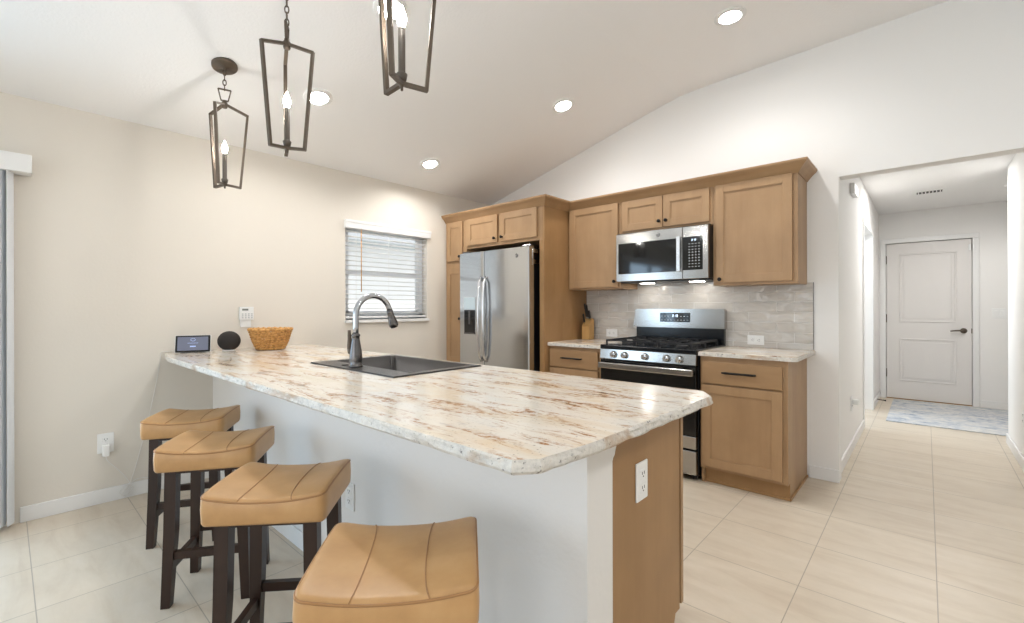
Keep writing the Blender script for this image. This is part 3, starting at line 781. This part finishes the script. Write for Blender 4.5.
# grates and burners
for gx0, gx1 in ((RX0+.045, RX0+.28), (RX0+.287, RX1-.287), (RX1-.28, RX1-.045)):
    bm = nb(); zt = .952; y0, y1 = -.625, -.095
    def gb(p, q): bar(bm, p, q, .011, .013, (0, 1, 0) if abs(p[0]-q[0]) > abs(p[1]-q[1]) else (1, 0, 0))
    gb((gx0, y0, zt), (gx1, y0, zt)); gb((gx0, y1, zt), (gx1, y1, zt)); gb((gx0, y0, zt), (gx0, y1, zt)); gb((gx1, y0, zt), (gx1, y1, zt))
    gb((gx0, (y0+y1)/2, zt), (gx1, (y0+y1)/2, zt))
    xm = (gx0+gx1)/2
    gb((xm, y0, zt), (xm, y0+.10, zt)); gb((xm, y1, zt), (xm, y1-.10, zt)); gb((xm, -.41, zt), (xm, -.31, zt))
    for y in (-.50, -.225):
        gb((gx0, y, zt), (gx0+.075, y, zt)); gb((gx1, y, zt), (gx1-.075, y, zt))
    for x in (gx0, gx1):
        for y in (y0, y1, (y0+y1)/2): bar(bm, (x, y, .917), (x, y, zt), .012, .012, (1, 0, 0))
    obj('grate', bm, 'cast_iron', rg)
for x, y, r in ((RX0+.16, -.50, .045), (RX0+.16, -.225, .036), (RX1-.16, -.50, .045), (RX1-.16, -.225, .036), (2.262, -.36, .05)):
    bm = nb(); lathe(bm, [(0, .016), (r*.8, .016), (r, .010), (r, .004), (r*1.1, 0), (0, 0)], (x, y, .918), 24); obj('burner', bm, 'cast_iron', rg)

# ------------------------------------------------------------------ knife block and knives
kb = Matrix.Translation((1.415, -.105, ZT+.001)) @ Matrix.Rotation(.12, 4, 'Z')
bm = nb(); fs = prism(bm, [(-.06, 0), (.055, 0), (.055, .19), (.022, .200), (-.06, .128)], 'yz', -.038, .038)
bmesh.ops.bevel(bm, geom=bm.edges[:], offset=.003, segments=2, affect='EDGES'); bmesh.ops.transform(bm, matrix=kb, verts=bm.verts[:])
one('knife_block', 'light wood knife block on the short counter by the range', 'knife block', bm, 'wood_cut')
kd = Vector((0, -.667, .745)).normalized()
kd = Vector((0, -.32, .95)).normalized()
kspec = [(-.024, .02, .135, 'leftmost tall black-handled knife in the knife block'), (-.002, .012, .13, 'second tall black-handled knife in the block'),
         (.022, .0, .085, 'short black-handled knife at the right of the block'), (-.018, -.036, .085, 'short black-handled knife low at the front of the block')]
for x, y, ln, lab in kspec:
    zb = .128+(y+.075)*.9
    p = Vector((x, y, zb-.012))
    kt = thing('kitchen_knife', lab, 'knife', tuple(kb @ p), 'knives in the knife block')
    bm = nb(); e = p+kd*(ln+.012); bar(bm, p+kd*.013, e, .012, .024, (1, 0, 0)); bmesh.ops.bevel(bm, geom=bm.edges[:], offset=.004, segments=2, affect='EDGES')
    bmesh.ops.transform(bm, matrix=kb, verts=bm.verts[:]); obj('handle', bm, 'knife_handle', kt)
    bm = nb(); bar(bm, p-kd*.05, p+kd*.016, .0025, .02, (1, 0, 0)); bmesh.ops.transform(bm, matrix=kb, verts=bm.verts[:]); obj('blade', bm, 'chrome', kt)

# ------------------------------------------------------------------ peninsula
PY0, PY1, PXE = -3.184, -2.165, 3.282
pcab = thing('peninsula_cabinet', 'wood end cabinet of the peninsula behind the half wall', 'cabinet', (2.7, -2.45, 0))
YP = -2.257
bm = nb()
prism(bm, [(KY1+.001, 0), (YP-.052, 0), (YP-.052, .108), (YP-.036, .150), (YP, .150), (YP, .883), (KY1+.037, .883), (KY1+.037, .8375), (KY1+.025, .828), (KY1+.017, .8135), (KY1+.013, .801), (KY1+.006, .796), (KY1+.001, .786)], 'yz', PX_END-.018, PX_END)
obj('end_panel', bm, 'wood_panel_dim', pcab)
bm = nb(); box(bm, 2.25, PX_END-.019, KY1+.038, YP-.016, .106, .883); obj('body', bm, 'wood', pcab)
bm = nb(); box(bm, 2.25, PX_END-.03, KY1+.036, YP-.06, .0, .105); obj('toe_kick', bm, 'wood_panel_dim', pcab)
def back_door(x0, x1, z0, z1, nm):
    bm = nb(); shaker(bm, x0, x1, z0, z1, 0); bmesh.ops.transform(bm, matrix=Matrix.Translation((0, YP+.036, 0)) @ Matrix.Diagonal((1, -1, 1, 1)), verts=bm.verts[:])
    return obj(nm, bm, 'wood', pcab)
bm = nb(); box(bm, 2.26, PX_END-.035, YP-.015, YP+.015, .152, .868); obj('gap_shade_frame', bm, 'black_satin', pcab)  # wood frame coloured black as the shade in the gap beside the doors
back_door(2.27, 2.705, .158, .862, 'door'); back_door(2.715, PX_END, .158, .862, 'door')

# granite top: clipped corners, chiselled edge, sink cut-out
SX0, SX1, SY0, SY1 = 1.330, 2.128, -2.742, -2.215
def resample(P, step):
    out = []
    for k in range(len(P)):
        a, b_ = Vector(P[k]), Vector(P[(k+1) % len(P)]); n = max(1, round((b_-a).length/step))
        out += [a.lerp(b_, i/n) for i in range(n)]
    return out
outline = [(0.002, PY0+.056), (.16, PY0+.026), (.36, PY0), (3.212, PY0), (3.250, PY0+.044), (3.262, PY0+.150), (3.268, PY0+.21), (PXE-.002, PY1-.085), (3.222, PY1), (0.002, PY1)]
Z0c, Z1c = .884, .914
pts = resample(outline, .022)
bm = nb(); rows = []
cx, cy = 1.64, -2.67
from mathutils import noise as mnoise
for j, (z_, base) in enumerate(((Z1c, -.006), (Z1c-.005, .001), (Z1c-.013, .002), (Z1c-.022, .004), (Z0c, -.003))):
    row = []
    for i, p in enumerate(pts):
        a, b_ = pts[i-1], pts[(i+1) % len(pts)]; t_ = (b_-a).normalized(); nv = Vector((t_.y, -t_.x))
        amp = 0 if (p.x < .01) else 1
        q = Vector((p.x*14, p.y*14, z_*60+j*3)); dsp = base + .0055*mnoise.noise(q) + (.003*mnoise.noise(q*2.7))
        if j == 0: dsp *= .4
        row.append(bm.verts.new((p.x+nv.x*dsp*amp, p.y+nv.y*dsp*amp, z_)))
    rows.append(row)
N = len(pts)
for a, b_ in zip(rows, rows[1:]):
    for k in range(N): bm.faces.new((a[k], b_[k], b_[(k+1) % N], a[(k+1) % N])).material_index = 1
hole = resample([(SX0+.02, SY0+.02), (SX1-.02, SY0+.02), (SX1-.02, SY1-.02), (SX0+.02, SY1-.02)], .06)
def fill(row, z_):
    hv = [bm.verts.new((p.x, p.y, z_)) for p in hole]
    es = [bm.edges.get((row[k], row[(k+1) % N])) or bm.edges.new((row[k], row[(k+1) % N])) for k in range(N)]
    es += [bm.edges.new((hv[k], hv[(k+1) % len(hv)])) for k in range(len(hv))]
    r = bmesh.ops.triangle_fill(bm, use_beauty=True, use_dissolve=False, edges=es)
    for g in r['geom']:
        if isinstance(g, bmesh.types.BMFace): g.material_index = 0
    return hv
h0 = fill(rows[0], Z1c); h1 = fill(rows[-1], Z0c)
for k in range(len(h0)): bm.faces.new((h0[k], h1[k], h1[(k+1) % len(h0)], h0[(k+1) % len(h0)])).material_index = 1
one('bar_countertop', 'long cream granite bar top with rust streaks and rough edge', 'countertop', bm, ['granite', 'granite_edge'])

# sink
sk = thing('kitchen_sink', 'dark rectangular drop-in sink in the granite bar top', 'sink', ((SX0+SX1)/2, (SY0+SY1)/2, Z1c))
bx0, bx1, by0, by1 = SX0+.045, SX1-.045, SY0+.115, SY1-.03
bm = nb(); zt = Z1c+.0065
def rim(bm, o, i, zo, zi, zb):
    O = [bm.verts.new((x, y, zo)) for x, y in o]; I = [bm.verts.new((x, y, zi)) for x, y in i]; B = [bm.verts.new((x, y, zb)) for x, y in o]
    for k in range(4):
        j = (k+1) % 4; bm.faces.new((O[k], O[j], I[j], I[k])); bm.faces.new((O[j], O[k], B[k], B[j]))
O_ = [(SX0, SY0), (SX1, SY0), (SX1, SY1), (SX0, SY1)]; I_ = [(bx0, by0), (bx1, by0), (bx1, by1), (bx0, by1)]
rim(bm, O_, I_, zt, zt, Z1c+.0005)
bmesh.ops.bevel(bm, geom=[e for e in bm.edges if all(abs(v.co.z-zt) < 1e-5 for v in e.verts) and all(abs(v.co.x-SX0) < .001 or abs(v.co.x-SX1) < .001 or abs(v.co.y-SY0) < .001 or abs(v.co.y-SY1) < .001 for v in e.verts)], offset=.004, segments=2, affect='EDGES')
obj('sink_rim', bm, 'sink', sk)
bm = nb(); d_ = .21; I2 = [(bx0+.02, by0+.02), (bx1-.02, by0+.02), (bx1-.02, by1-.02), (bx0+.02, by1-.02)]
T_ = [bm.verts.new((x, y, zt)) for x, y in I_]; B_ = [bm.verts.new((x, y, zt-d_)) for x, y in I2]
for k in range(4): bm.faces.new((T_[k], T_[(k+1) % 4], B_[(k+1) % 4], B_[k]))
bm.faces.new(B_)
bmesh.ops.bevel(bm, geom=[e for e in bm.edges if not e.is_boundary], offset=.02, segments=4, affect='EDGES')
o = obj('sink_basin', bm, 'sink', sk, True)
sm = o.modifiers.new('wall', 'SOLIDIFY'); sm.thickness = .006; sm.offset = -1
bm = nb(); lathe(bm, [(0, .004), (.03, .004), (.043, .007), (.045, .001), (0, .001)], ((bx0+bx1)/2, (by0+by1)/2, zt-d_), 24); obj('drain', bm, 'steel_dark', sk)
bm = nb(); lathe(bm, [(0, .004), (.014, .004), (.018, .0005), (0, .0005)], (1.60, SY0+.06, zt), 20); obj('hole_cover', bm, 'black_satin', sk)

# faucet
fx, fy, fz = 1.705, SY0+.062, zt+.0005
fa = thing('kitchen_faucet', 'brushed gooseneck pull-down faucet at the sink', 'faucet', (fx, fy, fz))
bm = nb(); lathe(bm, [(0, 0), (.033, 0), (.034, .004), (.031, .008), (.028, .012), (.030, .030), (.031, .05), (.029, .08), (.024, .11), (.0195, .135), (.018, .150), (.021, .153), (.021, .160), (.0185, .163), (.0165, .168), (0, .168)], (fx, fy, fz), 32); obj('body', bm, 'steel_dark', fa)
bm = nb(); P_ = [(fx, fy, fz+.16), (fx, fy, fz+.20), (fx, fy, fz+.255)]
Rr = .099
for k in range(1, 15):
    a = PI-k*(PI*.93)/14; P_.append((fx, fy+Rr+Rr*math.cos(a), fz+.255+Rr*1.03*math.sin(a)))
tube(bm, P_, .0142, 16); M['faucet'] = plain('faucet_steel', srgb(186, 189, 194), .22, 1); obj('gooseneck', bm, 'faucet', fa)
end = Vector(P_[-1]); dr_ = (Vector(P_[-1])-Vector(P_[-2])).normalized()
bm = nb(); tube(bm, [end-dr_*.004, end+dr_*.006, end+dr_*.010, end+dr_*.035, end+dr_*.068, end+dr_*.082, end+dr_*.088], [.0165, .0165, .0155, .0185, .0245, .0245, .020], 18); sh = obj('spray_head', bm, 'steel_dark', fa)
bm = nb(); tube(bm, [end+dr_*.086, end+dr_*.092], [.019, .018], 18); obj('spray_face', bm, 'rubber', sh)
bm = nb(); bdir = Vector((-.82, -.4, 0)).normalized(); hp = Vector((fx, fy, fz+.078))
tube(bm, [hp+bdir*.015, hp+bdir*.036, hp+bdir*.040], [.0165, .0165, .012], 16)
h2 = hp+bdir*.034
tube(bm, [h2+Vector((0, 0, -.004)), h2+Vector((0, 0, .02))+bdir*.004, h2+Vector((0, 0, .06))+bdir*.002, h2+Vector((0, 0, .105))+bdir*.004], [.012, .011, .0105, .0075], 12)
obj('lever_handle', bm, 'bronze', fa)

# ------------------------------------------------------------------ things at the wall end of the bar
bk = thing('wicker_basket', 'woven tan wicker basket on the bar by the wall', 'basket', (.285, -2.56, Z1c+.001))
bm = nb(); nR = 9
for i in range(nR):
    t = i/(nR-1); r_ = .088+.046*t**.8; z_ = Z1c+.0135+t*.132
    for ph in (0, PI):
        L = []
        K = 72
        for k in range(K):
            a = 2*PI*k/K; L.append((.285+(r_+.0055*math.sin(9*2*a/1+ph+(i % 2)*PI))*math.cos(a), -2.56+(r_+.0055*math.sin(9*2*a+ph+(i % 2)*PI))*math.sin(a), z_+.003*math.sin(a*7+i)))
        tube(bm, L, .0082, 6, True)
obj('weave', bm, 'wicker', bk)
bm = nb()
for k in range(18):
    a = 2*PI*(k+.25)/18; tube(bm, [(.285+(.088+.046*t**.8)*math.cos(a), -2.56+(.088+.046*t**.8)*math.sin(a), Z1c+.004+t*.137) for t in (0, .25, .5, .75, 1)], .0045, 5)
obj('stakes', bm, 'wicker', bk)
bm = nb(); L1 = []
K = 90
for k in range(K): a = 2*PI*k/K; L1.append((.285+(.137+.004*math.sin(a*22))*math.cos(a), -2.56+(.137+.004*math.sin(a*22))*math.sin(a), Z1c+.147+.004*math.cos(a*22)))
tube(bm, L1, .009, 7, True); obj('rim', bm, 'wicker', bk)
bm = nb(); lathe(bm, [(0, .002), (.088, .002), (.090, .012), (0, .012)], (.285, -2.56, Z1c), 32); obj('bottom', bm, 'wicker', bk)

sp = thing('smart_speaker', 'dark round smart speaker on the bar end', 'speaker', (.19, -2.80, Z1c+.0005))
bm = nb(); prof = []
for k in range(15):
    a = -PI/2+.42+k*(PI-.42)/14; prof.append((.071*math.cos(a), .0715+.068*math.sin(a)))
prof[-1] = (0, .1395); lathe(bm, [(0, .009)]+prof, (.19, -2.80, Z1c), 36); obj('body', bm, 'fabric_dark', sp)
bm = nb(); lathe(bm, [(0, 0), (.040, 0), (.043, .003), (.040, .0095), (0, .0095)], (.19, -2.80, Z1c+.0008), 32); obj('base_ring', bm, 'plate', sp)

sd = thing('smart_display', 'small smart display with a lit gray screen on the bar corner', 'smart display', (.150, -3.005, Z1c+.0005))
dm = Matrix.Translation((.150, -3.005, Z1c+.001)) @ Matrix.Rotation(PI/2-.42+.05, 4, 'Z')
tilt = Matrix.Translation((0, 0, .0)) @ Matrix.Rotation(-.22, 4, 'X')
W2, H2 = .098, .116
bm = nb(); box(bm, -W2, W2, -.012, .0, .004, H2, .004); bmesh.ops.transform(bm, matrix=dm @ tilt, verts=bm.verts[:])
b2 = nb(); obj('bezel', bm, 'black_gloss', sd)
bm = nb(); box(bm, -W2-.004, W2+.004, -.002, .006, .0025, H2+.003, .003); bmesh.ops.transform(bm, matrix=dm @ tilt, verts=bm.verts[:]); obj('rear_shell', bm, 'plate', sd)
bm = nb(); prism(bm, [(0, 0), (.075, 0), (.07, .02), (.034, .11), (.02, .11)], 'yz', -.07, .07); bmesh.ops.transform(bm, matrix=dm, verts=bm.verts[:]); obj('stand', bm, 'fabric_dark', sd)
bm = nb(); box(bm, -W2+.012, W2-.012, -.0128, -.0115, .014, H2-.010); bmesh.ops.transform(bm, matrix=dm @ tilt, verts=bm.verts[:]); scn = obj('screen', bm, 'screen', sd)
bm = nb()
tube(bm, [(.0+.013*math.cos(a), -.0132, .086+.009*math.sin(a)) for a in [i*2*PI/20 for i in range(20)]], .0012, 5, True)
box(bm, -.030, .030, -.0136, -.0126, .0625, .0645); box(bm, -.016, .016, -.0136, -.0126, .037, .045)
bmesh.ops.transform(bm, matrix=dm @ tilt, verts=bm.verts[:]); obj('screen_icons', bm, 'screen_marks', scn)

kp = thing('alarm_keypad', 'white alarm keypad on the beige wall above the basket', 'keypad', (.0, -2.632, 1.15))
bm = nb(); box(bm, .0005, .022, -2.681, -2.583, 1.124, 1.224, .005); obj('body', bm, 'plate', kp)
bm = nb(); box(bm, .0005, .012, -2.673, -2.600, 1.072, 1.126, .003); obj('lower_box', bm, 'plate', kp)
bm = nb(); box(bm, .0215, .0228, -2.664, -2.622, 1.196, 1.210, .0005); obj('lcd', bm, 'lcd', kp)
bm = nb()
for r in range(3):
    for c_ in range(4): box(bm, .0215, .0232, -2.667+c_*.021, -2.655+c_*.021, 1.138+r*.014, 1.146+r*.014, .001)
obj('keys', bm, 'marks', kp)

def cable(name, label, P, r=.0022):
    # smooth Catmull-Rom through the points
    P = [Vector(p) for p in P]; Q = [P[0]]+P+[P[-1]]; out = []
    for i in range(1, len(Q)-2):
        for k in range(6):
            t = k/6; a, b_, c_, d_ = Q[i-1], Q[i], Q[i+1], Q[i+2]
            out.append(.5*((2*b_)+(c_-a)*t+(2*a-5*b_+4*c_-d_)*t*t+(3*b_-a-3*c_+d_)*t**3))
    out.append(P[-1]); bm = nb(); tube(bm, out, r, 6); return one(name, label, 'cable', bm, 'cable')
cable('charger_cable', 'white cable drooping from the charger to the baseboard tangle', [(.030, -3.435, .294), (.026, -3.425, .26), (.02, -3.38, .20), (.02, -3.33, .12), (.022, -3.315, .06), (.035, -3.34, .02), (.03, -3.37, .05), (.026, -3.34, .085), (.02, -3.30, .06), (.024, -3.33, .025), (.03, -3.36, .03), (.02, -3.31, .095), (.019, -3.26, .11), (.02, -3.20, .095)])
cable('power_cable', 'thin white power cable running down the wall from the bar', [(.075, -3.035, Z1c+.03), (.035, -3.10, Z1c+.010), (.010, -3.145, Z1c+.008), (.007, -3.156, .90), (.006, -3.158, .86), (.008, -3.185, .68), (.010, -3.235, .42), (.012, -3.285, .20), (.018, -3.315, .10), (.022, -3.335, .055)], .0018)

# ------------------------------------------------------------------ stools
SW, SD, SZ, ST = .366, .328, .638, .100
def seat_bm():
    bm = nb(); nu, nv = 28, 20; r_ = .014
    def warp(s): return math.copysign(1-(1-abs(s))**1.6, s)
    V = {}
    def top(u, v): return SZ + .022*abs(u)**2.4 - .007*(abs(v)**3) - .004*abs(u)**8
    for i in range(nu+1):
        for j in range(nv+1):
            u, v = warp(2*i/nu-1), warp(2*j/nv-1)
            # rounded plan corners
            x, y = u*SW/2, v*SD/2
            cx_, cy_ = abs(x)-(SW/2-.022), abs(y)-(SD/2-.022)
            if cx_ > 0 and cy_ > 0:
                m = max(cx_, cy_); h = math.hypot(cx_, cy_); k = m/h
                x = math.copysign(SW/2-.022+cx_*k, x); y = math.copysign(SD/2-.022+cy_*k, y)
            ex = min(1, (1-max(abs(u), abs(v)))*max(SW, SD)/2/r_)
            z_ = top(u, v)-(r_*.55)*(1-math.sqrt(max(0, 1-(1-ex)**2)))
            V[i, j] = bm.verts.new((x, y, z_))
    for i in range(nu):
        for j in range(nv): bm.faces.new((V[i, j], V[i+1, j], V[i+1, j+1], V[i, j+1]))
    ring = [V[i, 0] for i in range(nu)]+[V[nu, j] for j in range(nv)]+[V[i, nv] for i in range(nu, 0, -1)]+[V[0, j] for j in range(nv, 0, -1)]
    prev = ring
    for f_, bulge in ((.10, .0025), (.45, .004), (.9, .002), (1.0, -.003)):
        cur = []
        for v in ring:
            zb = SZ-ST+.03
            n_ = Vector((v.co.x/(SW/2), v.co.y/(SD/2), 0)); n_ = Vector((n_.x**5, n_.y**5, 0)); n_.normalize()
            cur.append(bm.verts.new((v.co.x+n_.x*bulge, v.co.y+n_.y*bulge, v.co.z+(zb-.012-v.co.z)*f_)))
        for k in range(len(ring)):
            k2 = (k+1) % len(ring); bm.faces.new((prev[k], cur[k], cur[k2], prev[k2]))
        prev = cur
    bm.faces.new(prev)
    rp = [tuple(v.co+Vector((0, 0, .0))) for v in ring]
    seams = []
    for iu in (-.36, .36):
        L = []
        for j in range(nv+1):
            vv = 2*j/nv-1; u = iu*(1+.22*vv*vv-.10*vv*(1 if iu > 0 else -1)); vv = math.copysign(1-(1-abs(vv))**1.6, vv)
            ex = min(1, (1-abs(vv))*max(SW, SD)/2/r_); L.append((u*SW/2, vv*SD/2, top(u, vv)-(r_*.55)*(1-math.sqrt(max(0, 1-(1-ex)**2)))+.0006))
        seams.append(L)
    return bm, rp, seams
LAB = ['farthest tan leather saddle stool, nearest the beige wall', 'second tan leather saddle stool from the beige wall',
       'third tan saddle stool from the wall, before the half wall outlet', 'nearest tan leather saddle stool, cut off by the bottom edge']
def make_stool():
    t = thing('bar_stool', LAB[0], 'stool', (0, 0, 0), 'saddle bar stools along the peninsula')
    bm, rp, seams = seat_bm(); s = obj('seat', bm, 'leather', t, True)
    bm = nb(); tube(bm, rp, .0032, 6, True); obj('piping', bm, 'thread', s)
    for q in seams:
        bm = nb(); tube(bm, q, .0016, 5); obj('seam', bm, 'thread', s)
    zb = SZ-ST+.018
    bm = nb()
    a, b_ = SW/2-.040, SD/2-.038
    for y in (-b_, b_): box(bm, -a, a, y-.010, y+.010, zb-.016, zb+.004)
    for x in (-a, a): box(bm, x-.010, x+.010, -b_, b_, zb-.016, zb+.004)
    obj('apron', bm, 'espresso', t)
    tops = {}
    for sx in (-1, 1):
        for sy in (-1, 1):
            P = [Vector((sx*(SW/2-.052), sy*(SD/2-.048), zb+.002)), Vector((sx*(SW/2-.048), sy*(SD/2-.044), .30)), Vector((sx*(SW/2-.036), sy*(SD/2-.034), .0))]
            bm = nb(); q = []
            for p, h in zip(P, (.021, .0205, .0165)):
                q.append([bm.verts.new(p+Vector((a_*h, c_*h, 0))) for a_, c_ in ((-1, -1), (1, -1), (1, 1), (-1, 1))])
            for m, n_ in zip(q, q[1:]):
                for k in range(4): bm.faces.new((m[k], m[(k+1) % 4], n_[(k+1) % 4], n_[k]))
            bm.faces.new(q[0]); bm.faces.new(q[-1][::-1])
            obj('leg', bm, 'espresso', t); tops[sx, sy] = P
    def at(sx, sy, z_):
        P = tops[sx, sy]; return P[1].lerp(P[2], (P[1].z-z_)/P[1].z) if z_ < P[1].z else P[0].lerp(P[1], (P[0].z-z_)/(P[0].z-P[1].z))
    for (a1, a2, z_) in (((-1, -1), (1, -1), .205), ((-1, 1), (1, 1), .205), ((-1, -1), (-1, 1), .155), ((1, -1), (1, 1), .155)):
        bm = nb(); bar(bm, at(*a1, z_), at(*a2, z_), .022, .032, (a2[1]-a1[1], a1[0]-a2[0], 0)); obj('stretcher', bm, 'espresso', t)
    return t
st = make_stool()
SPOT = [(.864, -3.166, math.radians(58)), (1.501, -3.220, math.radians(55)), (2.200, -3.222, math.radians(47.5)), (2.899, -3.236, math.radians(47.5))]
for i, (x, y, a) in enumerate(SPOT):
    o = st if i == 0 else copy_tree(st)
    o.location = (x, y, 0); o.rotation_euler = (0, 0, a); o['label'] = LAB[i]

# ------------------------------------------------------------------ pendants
RT, RB, ZH, ZT_, ZB_, ZE = .117, .079, 2.402, 2.362, 1.934, 1.927
PL = ['leftmost lantern pendant, nearest the beige wall', 'middle lantern pendant hanging over the bar', 'right lantern pendant over the bar, cut by the top edge']
slope = math.atan((ZB-HC)/XB)
def make_pendant(x, y, ang, la, zc, flat_, label):
    t = thing('lantern_pendant', label, 'pendant light', (x, y, ZB_), 'open lantern pendants above the bar')
    def A(k, r, z): a = ang+k*2*PI/3; return Vector((x+r*math.cos(a), y+r*math.sin(a), z))
    for k in range(3):
        bm = nb(); a = ang+k*2*PI/3; tng = Vector((-math.sin(a), math.cos(a), 0))
        w_, d_ = .0155, .0115
        P = [A(k, .010, ZH-.002), A(k, RT, ZT_), A(k, RB, ZE), A(k, .006, ZB_)]
        for p, q in zip(P, P[1:]):
            dd = (q-p).normalized()*.004; bar(bm, p-dd, q+dd, w_, d_, tng)
        obj('frame_arm', bm, 'bronze', t)
    bm = nb(); lathe(bm, [(0, ZH-.022), (.013, ZH-.022), (.015, ZH-.016), (.015, ZH+.010), (.011, ZH+.014), (.011, ZH+.022), (0, ZH+.022)], (x, y, 0), 16)
    obj('hub', bm, 'bronze', t)
    bm = nb(); a = la; tx = Vector((math.cos(a), math.sin(a), 0)); tn = Vector((-math.sin(a), math.cos(a), 0)); c0 = Vector((x, y, 0))
    q = [c0+tx*-.018+Vector((0, 0, ZH+.020)), c0+tx*-.032+Vector((0, 0, ZH+.085)), c0+tx*.032+Vector((0, 0, ZH+.085)), c0+tx*.018+Vector((0, 0, ZH+.020))]
    for p, r in ((q[0], q[1]), (q[1], q[2]), (q[2], q[3]), (q[3], q[0])): bar(bm, p, r, .011, .006, tn)
    obj('loop', bm, 'bronze', t)
    bm = nb(); lathe(bm, [(0, ZB_-.022), (.004, ZB_-.022), (.005, ZB_-.008), (.010, ZB_-.006), (.010, ZB_+.008), (0, ZB_+.008)], (x, y, 0), 14); obj('finial', bm, 'bronze', t)
    bm = nb(); lathe(bm, [(0, ZB_+.008), (.014, ZB_+.010), (.018, ZB_+.030), (.013, ZB_+.034), (.0115, ZB_+.040), (.0115, ZB_+.178), (.008, ZB_+.182), (0, ZB_+.182)], (x, y, 0), 20); obj('candle_sleeve', bm, 'sleeve', t)
    bm = nb(); z0 = ZB_+.182; lathe(bm, [(0, z0), (.008, z0), (.012, z0+.010), (.0155, z0+.024), (.0145, z0+.036), (.008, z0+.054), (.003, z0+.068), (0, z0+.073)], (x, y, 0), 18)
    obj('flame_bulb', bm, 'bulb', t)
    # chain
    bm = nb(); z_ = ZH+.082; zt = zc-.03; n = max(2, round((zt-z_)/.030)); st_ = (zt-z_)/n
    for k in range(n):
        zc_ = z_+st_*(k+.5); dx = tx if k % 2 else tn
        L = []
        for i in range(12):
            a = 2*PI*i/12; L.append(c0+dx*(.0085*math.cos(a))+Vector((0, 0, zc_+(st_/2+.003)*math.sin(a))))
        tube(bm, L, .0029, 6, True)
    obj('chain', bm, 'bronze', t)
    R_ = Matrix.Rotation(-(slope if flat_ else .036), 3, 'Y')
    bm = nb(); lathe(bm, [(0, -.034), (.008, -.034), (.010, -.022), (.060, -.020), (.066, -.014), (.066, -.001), (0, -.001)], (x, y, zc), 36, R_); obj('canopy', bm, 'bronze', t)
    return t
ceil_z = lambda x: HC+(ZB-HC)*x/XB if x < XB else ZB+(x-XB)*.0357
for (x, y, a, la), lab in zip(((.792, -2.996, 5.608, 1.294), (1.690, -3.004, 4.916, 2.6), (2.575, -3.002, 5.302, 2.0)), PL):
    make_pendant(x, y, a, la, ceil_z(x), x < XB, lab)

# ------------------------------------------------------------------ downlights
DL = [(.793, -2.443, 'round recessed downlight seen beside the middle pendant'), (1.646, -2.44, 'round recessed downlight half hidden behind the right pendant'),
      (.441, -1.234, 'small recessed downlight nearest the window wall'), (1.639, -.819, 'recessed downlight on the slope in front of the refrigerator'),
      (2.91, -.80, 'recessed downlight highest above the range, right of the others')]
def downlight(x, y, z, rot, label, r=.092):
    t = thing('recessed_downlight', label, 'ceiling light', (x, y, z), 'recessed ceiling downlights')
    bm = nb(); lathe(bm, [(r, -.001), (r, -.005), (r*.95, -.008), (r*.80, -.009), (r*.74, -.013), (r*.70, -.012), (r*.66, -.003)], (x, y, z), 36, rot); obj('trim_ring', bm, 'trim', t)
    bm = nb(); lathe(bm, [(r*.665, -.004), (r*.4, -.0055), (0, -.006)], (x, y, z), 32, rot); obj('lens', bm, 'lens', t)
    l = bpy.data.lights.new('downlight_lamp', 'SPOT'); l.energy = 13; l.color = (1, .985, .96); l.spot_size = math.radians(150); l.spot_blend = .5; l.shadow_soft_size = .06
    o = bpy.data.objects.new('downlight_lamp', l); C.objects.link(o); o.parent = t; o.location = (0, 0, -.02)
for x, y, lab in DL:
    downlight(x, y, ceil_z(x), Matrix.Rotation(-(slope if x < XB else .036), 3, 'Y'), lab)
downlight(4.49, 3.03, 2.45, Matrix.Identity(3), 'recessed downlight in the hall ceiling at the right edge', .07)

# ------------------------------------------------------------------ hall things
bm = nb(); box(bm, 3.50, 4.54, 2.41, 3.93, .0005, .010, .004); one('hall_rug', 'distressed blue gray rug before the white hall door', 'rug', bm, 'rug')
vt = thing('ceiling_vent', 'small white air vent with dark slots in the hall ceiling', 'vent', (3.847, 2.81, 2.45))
bm = nb(); box(bm, 3.71, 3.985, 2.72, 2.90, 2.444, 2.4495, .002); obj('frame', bm, 'plate', vt)
bm = nb(); box(bm, 3.745, 3.95, 2.755, 2.865, 2.4425, 2.4445); obj('backing', bm, 'dark_slot', vt)
for k in range(7):
    x = 3.760+k*.029
    bm = nb(); box(bm, x-.004, x+.004, 2.755, 2.865, 2.438, 2.4427); obj('louver', bm, 'plate', vt)
ls = thing('light_switch', 'white double light switch right of the hall door', 'switch', (4.46, YH, 1.13))
bm = nb(); box(bm, 4.40, 4.52, YH-.006, YH-.0005, 1.07, 1.19, .0025); obj('wall_plate', bm, 'plate', ls)
for x in (4.437, 4.483):
    bm = nb(); box(bm, x-.016, x+.016, YH-.010, YH-.004, 1.097, 1.163, .003); obj('rocker', bm, 'plate', ls)
bm = nb(); box(bm, XH+.0005, XH+.035, .86, 1.09, 2.155, 2.245, .006); one('door_chime', 'white chime box high on the hall wall inside the opening', 'chime', bm, 'plate')
ds = thing('door_stop', 'dark baseboard door stop near the hall door hinges', 'door stop', (XH+.013, 3.46, .055))
bm = nb(); cyl(bm, (XH+.0135, 3.46, .055), (XH+.085, 3.46, .05), .005, n=10); obj('rod', bm, 'bronze', ds)
bm = nb(); cyl(bm, (XH+.085, 3.46, .05), (XH+.10, 3.46, .049), .009, n=12); obj('tip', bm, 'rubber', ds)
